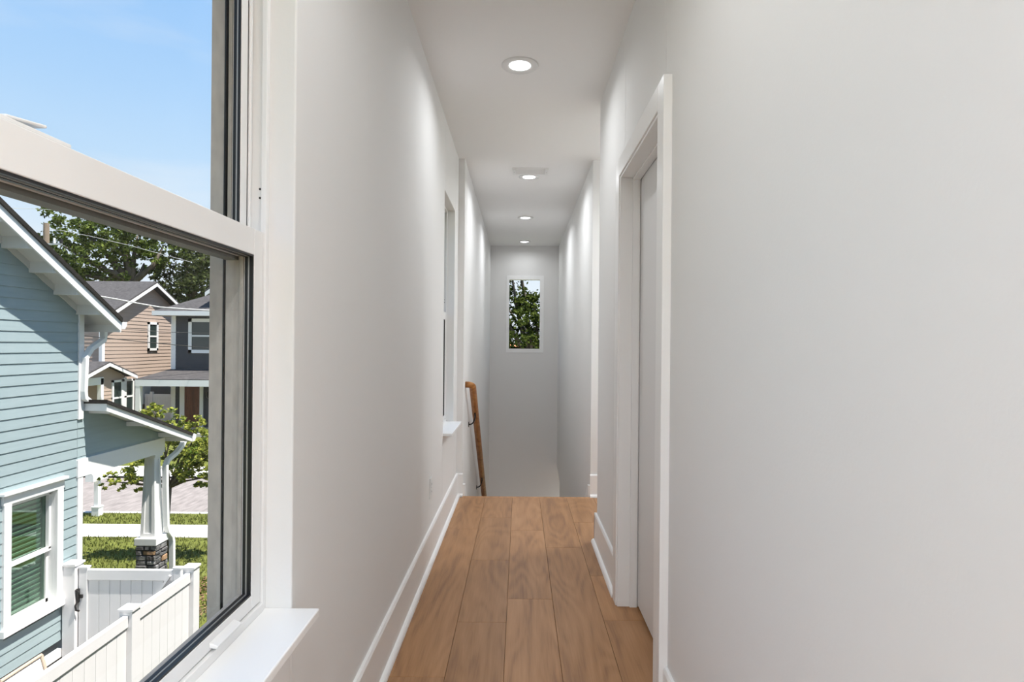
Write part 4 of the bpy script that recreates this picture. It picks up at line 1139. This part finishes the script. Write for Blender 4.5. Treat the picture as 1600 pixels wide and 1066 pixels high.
tree('maple_tree', 'leafy green tree filling the stairwell window', (0.6, 24.0, GROUND), (0.5, 24.0, 0.6),
     [((-1.2, 24, 1.6), 1.3), ((0.2, 23.4, 1.9), 1.2), ((1.3, 24.2, 1.6), 1.3), ((-0.6, 24.6, 2.9), 1.3), ((-1.6, 24, 3.9), 1.3), ((-0.4, 23.8, 4.4), 1.0), ((2.0, 24.3, 2.9), 1.2), ((0.6, 24, 2.7), 0.8), ((2.2, 24, 4.6), 1.1), ((0.5, 24.5, 0.9), 0.9), ((-0.3, 24, 5.6), 1.2)],
     16000, 0.16, 'maple_leaf', None, 0.2, 41)
rh = empty('terracotta_house', (-1.5, 40, GROUND), 'distant house with an orange tiled roof seen low in the stairwell window', 'house')
MB().box(-6, 3.2, 38, 46, GROUND, 0.2).build('wall', 'taupe_siding', rh)
MB().prism([(-6.4, 37.6, 0.2), (-6.4, 46.4, 0.2), (-6.4, 42, 1.35)], (10, 0, 0)).build('roof', 'terracotta', rh)

# ------------------------------------------------------------------ houses across the road
def lap_wall(mb_, pts2d, to3d, expo, proud=0.022):
    """Lapped boards filling a convex outline given as (u, z); to3d(u, z, d) places it, d outward."""
    zs = [p[1] for p in pts2d]; z = min(zs)
    def span(zq):
        us = []
        for i in range(len(pts2d)):
            (u0, z0), (u1, z1) = pts2d[i], pts2d[(i + 1) % len(pts2d)]
            if (z0 - zq) * (z1 - zq) <= 0 and abs(z1 - z0) > 1e-9:
                us.append(u0 + (u1 - u0) * (zq - z0) / (z1 - z0))
        return (min(us), max(us)) if len(us) >= 2 else None
    while z < max(zs) - 0.02:
        zt = min(z + expo, max(zs) - 0.005)
        a, b = span(z + 1e-4), span(zt)
        if a and b:
            lo0, lo1 = to3d(a[0], z, proud), to3d(a[1], z, proud)
            hi0, hi1 = to3d(b[0], zt, 0.004), to3d(b[1], zt, 0.004)
            r0, r1, r2, r3 = to3d(a[0], z, -0.02), to3d(a[1], z, -0.02), to3d(b[1], zt, -0.02), to3d(b[0], zt, -0.02)
            mb_.add([lo0, lo1, hi1, hi0, r0, r1, r2, r3], [(0, 1, 2, 3), (1, 0, 4, 5), (2, 1, 5, 6), (3, 2, 6, 7), (0, 3, 7, 4), (7, 6, 5, 4)])
        z += expo

# taupe house: its gable wall faces the viewer's side, ridge parallel to the road
XT = -19.6
th_ = empty('taupe_house', (XT, 30, GROUND), 'taupe sided two-storey house across the road with a grey gable roof', 'house')
pk = at(245, 441, X=XT + 0.4); rf = at(283, 478, X=XT + 0.4); lf = at(178, 485, X=XT + 0.4)
slL = (pk.z - lf.z) / (pk.y - lf.y); slR = (pk.z - rf.z) / (rf.y - pk.y)
yF = at(160, 540, X=XT).y; yB = at(268, 540, X=XT).y
zrf = lambda y: pk.z - 0.16 - (slL * (pk.y - y) if y < pk.y else slR * (y - pk.y))
MB().prism([(XT - 0.03, yF, GROUND), (XT - 0.03, yB, GROUND), (XT - 0.03, yB, zrf(yB)), (XT - 0.03, pk.y, zrf(pk.y)), (XT - 0.03, yF, zrf(yF))], (-9, 0, 0)).build('wall', 'taupe_siding', th_)
sd = MB()
lap_wall(sd, [(yF, GROUND + 0.3), (yB, GROUND + 0.3), (yB, zrf(yB)), (pk.y, zrf(pk.y)), (yF, zrf(yF))], lambda u, z, d: (XT + d, u, z), 0.185)
sd.build('siding', 'taupe_siding', th_, kind='stuff')
sd = MB(); lap_wall(sd, [(XT - 9, GROUND + 0.3), (XT, GROUND + 0.3), (XT, zrf(yF)), (XT - 9, zrf(yF))], lambda u, z, d: (u, yF - d, z), 0.185)
sd.build('siding', 'taupe_siding', th_, kind='stuff')
for y in (yF, yB): MB().box(XT - 0.1, XT + 0.05, y - 0.10, y + 0.10, GROUND, zrf(y) - 0.05).build('corner_board', 'ext_white', th_)
for (ya_, yb_) in ((lf.y - 0.3, pk.y), (pk.y, rf.y + 0.1)):
    MB().prism([(XT + 0.42, ya_, zrf(ya_) + 0.06), (XT + 0.42, yb_, zrf(yb_) + 0.06), (XT + 0.42, yb_, zrf(yb_) + 0.19), (XT + 0.42, ya_, zrf(ya_) + 0.19)], (-10, 0, 0)).build('roof', 'shingle_grey', th_)
    MB().prism([(XT + 0.40, ya_, zrf(ya_) - 0.06), (XT + 0.40, yb_, zrf(yb_) - 0.06), (XT + 0.40, yb_, zrf(yb_) + 0.10), (XT + 0.40, ya_, zrf(ya_) + 0.10)], (0.04, 0, 0)).build('rake_board', 'ext_white', th_)
def wall_window(parent, x, y0, y1, z0, z1, tr=0.11, name='window'):
    """window in a wall that faces +X"""
    w = MB().box(x, x + 0.06, y0, y0 + tr, z0, z1).box(x, x + 0.06, y1 - tr, y1, z0, z1).box(x, x + 0.06, y0, y1, z1 - tr, z1).box(x, x + 0.06, y0, y1, z0, z0 + tr).box(x, x + 0.05, y0, y1, (z0 + z1) / 2 - 0.04, (z0 + z1) / 2 + 0.04).build(name, 'ext_white', parent)
    MB().box(x + 0.005, x + 0.025, y0 + tr, y1 - tr, z0 + tr, z1 - tr).build('pane', 'dark_glass', w)
wa, wb = at(229.5, 548, X=XT), at(245.5, 504, X=XT)
wall_window(th_, XT + 0.02, wa.y, wb.y, wa.z, wb.z, 0.13)
# its porch wing with a lower gable
XP = XT + 0.9
pp = at(171, 566, X=XP + 0.35); pr2 = at(214, 586, X=XP + 0.35)
sp = (pp.z - pr2.z) / (pr2.y - pp.y)
zp2 = lambda y: pp.z - 0.12 - sp * abs(y - pp.y)
yq0, yq1 = 2 * pp.y - pr2.y + 0.45, pr2.y - 0.35
sd = MB(); lap_wall(sd, [(yq0, -0.45), (yq1, -0.45), (yq1, zp2(yq1)), (pp.y, zp2(pp.y)), (yq0, zp2(yq0))], lambda u, z, d: (XP + d, u, z), 0.17)
oa, ob = at(136, 640, X=XP).y, at(158, 640, X=XP).y
lap_wall(sd, [(ob, GROUND + 0.3), (yq1, GROUND + 0.3), (yq1, -0.45), (ob, -0.45)], lambda u, z, d: (XP + d, u, z), 0.17)
sd.build('siding', 'taupe_siding', th_, kind='stuff')
MB().box(XP - 1.6, XP - 1.4, yq0 - 0.5, ob + 0.3, GROUND, -0.4).build('porch_wall', 'taupe_siding', th_)
MB().box(XP - 4, XP - 0.03, ob + 0.05, yq1, GROUND, -0.4).build('wing_wall', 'taupe_siding', th_)
for (ya_, yb_) in ((2 * pp.y - pr2.y, pp.y), (pp.y, pr2.y)):
    MB().prism([(XP + 0.37, ya_, zp2(ya_) + 0.05), (XP + 0.37, yb_, zp2(yb_) + 0.05), (XP + 0.37, yb_, zp2(yb_) + 0.15), (XP + 0.37, ya_, zp2(ya_) + 0.15)], (-5, 0, 0)).build('porch_roof', 'shingle_grey', th_)
    MB().prism([(XP + 0.35, ya_, zp2(ya_) - 0.06), (XP + 0.35, yb_, zp2(yb_) - 0.06), (XP + 0.35, yb_, zp2(yb_) + 0.08), (XP + 0.35, ya_, zp2(ya_) + 0.08)], (0.04, 0, 0)).build('rake_board', 'ext_white', th_)
zc = at(150, 592, X=XP).z
MB().box(XP - 0.1, XP + 0.07, yq0 - 0.2, ob + 0.05, zc - 0.28, zc + 0.05).build('porch_beam', 'ext_white', th_)
MB().box(XP - 0.1, XP + 0.07, ob - 0.12, ob + 0.06, GROUND, zc).build('porch_post', 'ext_white', th_)
MB().box(XP - 0.1, XP + 0.07, yq0 - 0.2, yq0 - 0.02, GROUND, zc).build('porch_post', 'ext_white', th_)
MB().box(XP - 0.05, XP + 0.07, yq1 - 0.18, yq1 + 0.03, GROUND, zp2(yq1) - 0.1).build('corner_board', 'ext_white', th_)
for xa, xb in ((173.5, 190.0), (190.0, 207.5)):
    a, b = at(xa, 590, X=XP).y, at(xb, 590, X=XP).y
    wall_window(th_, XP + 0.02, a, b, at(190, 648, X=XP).z, at(180, 594, X=XP).z, 0.10)

# slate house: front faces the viewer
YD = 30.6
def dx(px): return at(px, 560, Y=YD).x
sh_ = empty('slate_house', (dx(300), YD, GROUND), 'dark slate sided house across the road with a brown front door', 'house')
xl0 = dx(270); xr0 = xl0 + 9
zev = at(300, 494, Y=YD).z
MB().box(xl0, xr0, YD + 0.02, YD + 8, GROUND, zev).build('wall', 'slate_siding', sh_)
sd = MB(); lap_wall(sd, [(xl0, GROUND + 0.3), (xr0, GROUND + 0.3), (xr0, zev), (xl0, zev)], lambda u, z, d: (u, YD - d, z), 0.19)
sd.build('siding', 'slate_siding', sh_, kind='stuff')
MB().box(xl0 - 0.05, xl0 + 0.16, YD - 0.05, YD + 0.2, GROUND, zev).build('corner_board', 'ext_white', sh_)
# hipped main roof
ex0, ey0 = xl0 - 0.7, YD - 0.6
zr = zev + 2.6
MB().add([(ex0, ey0, zev + 0.2), (xr0 + 0.7, ey0, zev + 0.2), (xr0 + 0.7, YD + 8.6, zev + 0.2), (ex0, YD + 8.6, zev + 0.2), (ex0 + 4.6, YD + 4, zr), (xr0 - 4, YD + 4, zr)],
         [(3, 2, 1, 0), (0, 1, 5, 4), (1, 2, 5), (2, 3, 4, 5), (3, 0, 4)]).build('roof', 'shingle_grey', sh_)
MB().box(ex0, xr0 + 0.7, ey0 - 0.02, ey0 + 0.12, zev + 0.0, zev + 0.22).box(ex0, ex0 + 0.12, ey0, YD + 8, zev, zev + 0.22).build('gutter', 'ext_white', sh_)
MB().box(ex0, xr0, ey0 + 0.1, YD, zev - 0.0, zev + 0.04).build('soffit', 'soffit_white', sh_)
# dormer gable on the roof
dm = at(320, 463, Y=YD - 0.3)
dmr = at(352, 440, Y=YD - 0.3)
MB().prism([(dm.x, YD - 0.3, dm.z), (dmr.x, YD - 0.3, dmr.z), (2 * dmr.x - dm.x, YD - 0.3, dm.z), (2 * dmr.x - dm.x, YD - 0.3, dm.z + 0.2), (dmr.x, YD - 0.3, dmr.z + 0.2), (dm.x, YD - 0.3, dm.z + 0.2)], (0, 0.06, 0)).build('dormer_rake', 'ext_white', sh_)
MB().prism([(dm.x, YD - 0.3, dm.z + 0.2), (dmr.x, YD - 0.3, dmr.z + 0.2), (2 * dmr.x - dm.x, YD - 0.3, dm.z + 0.2), (2 * dmr.x - dm.x, YD - 0.3, dm.z + 0.3), (dmr.x, YD - 0.3, dmr.z + 0.32), (dm.x, YD - 0.3, dm.z + 0.3)], (0, 4, 0)).build('dormer_roof', 'shingle_grey', sh_)
MB().prism([(dm.x + 0.35, YD - 0.15, zev + 0.2), (2 * dmr.x - dm.x - 0.35, YD - 0.15, zev + 0.2), (2 * dmr.x - dm.x - 0.35, YD - 0.15, dm.z + 0.25), (dmr.x, YD - 0.15, dmr.z + 0.1), (dm.x + 0.35, YD - 0.15, dm.z + 0.25)], (0, 3, 0)).build('dormer_wall', 'slate_siding', sh_)
def front_window(parent, x0, x1, z0, z1, y, tr=0.13, glass='dark_glass'):
    w = MB().box(x0, x0 + tr, y - 0.06, y, z0, z1).box(x1 - tr, x1, y - 0.06, y, z0, z1).box(x0, x1, y - 0.06, y, z1 - tr, z1).box(x0, x1, y - 0.06, y, z0, z0 + tr).box(x0, x1, y - 0.05, y, (z0 + z1) / 2 - 0.04, (z0 + z1) / 2 + 0.04).build('window', 'ext_white', parent)
    MB().box(x0 + tr, x1 - tr, y - 0.025, y - 0.005, z0 + tr, z1 - tr).build('pane', glass, w)
front_window(sh_, dx(295), dx(295) + 1.75, at(310, 552, Y=YD).z, at(310, 498, Y=YD).z, YD - 0.02, 0.17)
# porch: hipped roof, beam, posts, door with sidelights
YPF = YD - 2.2
be = at(270, 593, Y=YPF)
px0 = at(211, 593, Y=YPF).x
zpe, zpw = be.z, at(300, 577, Y=YD).z
MB().add([(px0, YPF, zpe), (xr0, YPF, zpe), (xr0, YD, zpw), (xl0 - 0.1, YD, zpw), (px0, YPF, zpe - 0.03), (xr0, YPF, zpe - 0.03), (xr0, YD, zpe - 0.03), (px0, YD, zpe - 0.03), (px0, YD, zpe)],
         [(0, 1, 2, 3), (0, 3, 8), (7, 6, 5, 4), (0, 4, 5, 1), (0, 8, 7, 4), (8, 3, 2, 6, 7), (1, 5, 6, 2)]).build('porch_roof', 'shingle_grey', sh_)
MB().box(px0, xr0, YPF, YPF + 0.18, zpe - 0.33, zpe - 0.03).box(px0, px0 + 0.18, YPF + 0.18, YD, zpe - 0.33, zpe - 0.03).build('porch_beam', 'ext_white', sh_)
for px in (210.5, 330, 372):
    x = at(px, 600, Y=YPF).x
    MB().box(x + 0.02, x + 0.24, YPF + 0.01, YPF + 0.2, GROUND, zpe - 0.3).build('porch_post', 'ext_white', sh_)
zdr = at(300, 604, Y=YD).z
MB().box(dx(290), dx(313.5), YD - 0.06, YD - 0.03, GROUND + 0.15, zdr).build('front_door', 'door_wood', sh_, label='dark brown front door')
for a, b in ((282.5, 290), (313.5, 319)):
    MB().box(dx(a), dx(b), YD - 0.08, YD - 0.02, GROUND + 0.1, zdr + 0.1).build('door_casing', 'ext_white', sh_)
MB().box(px0, xr0, YPF, YD, GROUND - 0.005, GROUND + 0.14).build('porch_floor', 'concrete', sh_)
MB().box(dx(324) , dx(327), YD - 0.14, YD - 0.05, at(325, 622, Y=YD).z, at(325, 612, Y=YD).z).build('wall_lamp', 'black_metal', sh_)

# white side fence and utility cabinet between those two houses
sf = empty('side_fence', (-18.4, 29.0, GROUND), 'white fence section between the taupe and slate houses', 'fence')
YSF = 31.2
x0, x1 = XT + 0.40, xl0 - 0.16
zf = at(240, 616, Y=YSF).z
MB().box(x0, x1, YSF - 0.03, YSF + 0.03, zf - 0.16, zf).build('top_rail', 'fence_vinyl', sf)
MB().box(x0, x1, YSF - 0.03, YSF + 0.03, GROUND + 0.1, GROUND + 0.25).build('bottom_rail', 'fence_vinyl', sf)
nn = 12
b0 = None
for i in range(nn):
    w = (x1 - x0) / nn
    if b0 is None: b0 = MB().box(x0 + 0.004, x0 + w - 0.004, YSF - 0.012, YSF + 0.012, GROUND + 0.15, zf - 0.1).build('picket', 'fence_vinyl', sf)
    else: copy_to(b0, sf, (w * i, 0, 0))
for x in (x0 + 0.35, x1): MB().box(x - 0.07, x + 0.07, YSF - 0.07, YSF + 0.07, GROUND, zf + 0.12).build('post', 'fence_vinyl', sf)
ub0, ub1 = at(224, 632, X=XT + 0.3), at(236, 602, X=XT + 0.3)
MB().box(XT + 0.03, XT + 0.3, ub0.y, ub1.y, ub0.z, ub1.z).build('utility_cabinet', 'soffit_white', label='grey-white utility cabinet on the taupe wall above the fence', cat='cabinet', bevel=0.02)

# ------------------------------------------------------------------ utility pole and wires
pY = 40.0
ptop = at(72.5, 349, Y=pY)
up_ = empty('utility_pole', (ptop.x, pY, GROUND), 'weathered wooden utility pole rising behind the blue roof', 'pole')
MB().tube([(ptop.x, pY, GROUND), (ptop.x, pY, ptop.z)], [0.24, 0.17], 14).build('pole', 'pole_wood', up_)
ca = at(72, 382, Y=pY)
MB().box(ptop.x - 0.1, ptop.x + 1.15, pY - 0.2, pY - 0.1, ca.z - 0.05, ca.z + 0.05).build('cross_arm', 'wire_pale', up_)
MB().tube([(ptop.x + 1.1, pY - 0.15, ca.z + 0.05), (ptop.x + 1.1, pY - 0.15, ca.z + 0.35)], 0.09, 10).build('insulator', 'wire_black', up_)
MB().tube([(ptop.x + 0.65, pY - 0.15, ca.z + 0.05), (ptop.x + 0.65, pY - 0.15, ca.z + 0.4)], 0.07, 10).build('insulator', 'ext_white', up_)
def wire(label, pts, r, mat):
    MB().tube(pts, r, 6).build('power_line', mat, label=label, cat='wire', group='overhead wires')
def wire_px(label, pix, Y0, Y1, r, mat):
    wire(label, [at(px, py, Y=Y0 + (Y1 - Y0) * (px - pix[0][0]) / (pix[-1][0] - pix[0][0])) for px, py in pix], r, mat)
wire_px('thick pale cable sagging across the taupe gable', [(110, 459), (156, 463), (185, 468), (215, 474), (250, 480), (290, 483), (327, 485), (420, 486)], 26, 30.62, 0.03, 'wire_pale')
wire_px('dark cable crossing below the taupe window', [(80, 519), (133, 525), (190, 531), (250, 537), (327, 544), (420, 550)], 23, 30.62, 0.018, 'wire_black')
wire_px('thin dark wire just above the taupe window sill', [(150, 511), (200, 515), (260, 519), (327, 521), (420, 522)], 26, 30.62, 0.012, 'wire_black')
wire_px('thin wire in the sky left of the oak', [(-60, 325), (0, 325), (40, 326), (72, 327.5), (110, 329), (180, 333), (300, 342)], 40, 44, 0.014, 'wire_pale')
wire_px('pair of wires leaving the utility pole to the right', [(72, 357), (100, 361), (140, 369), (200, 383), (300, 410)], 40, 44, 0.014, 'wire_pale')
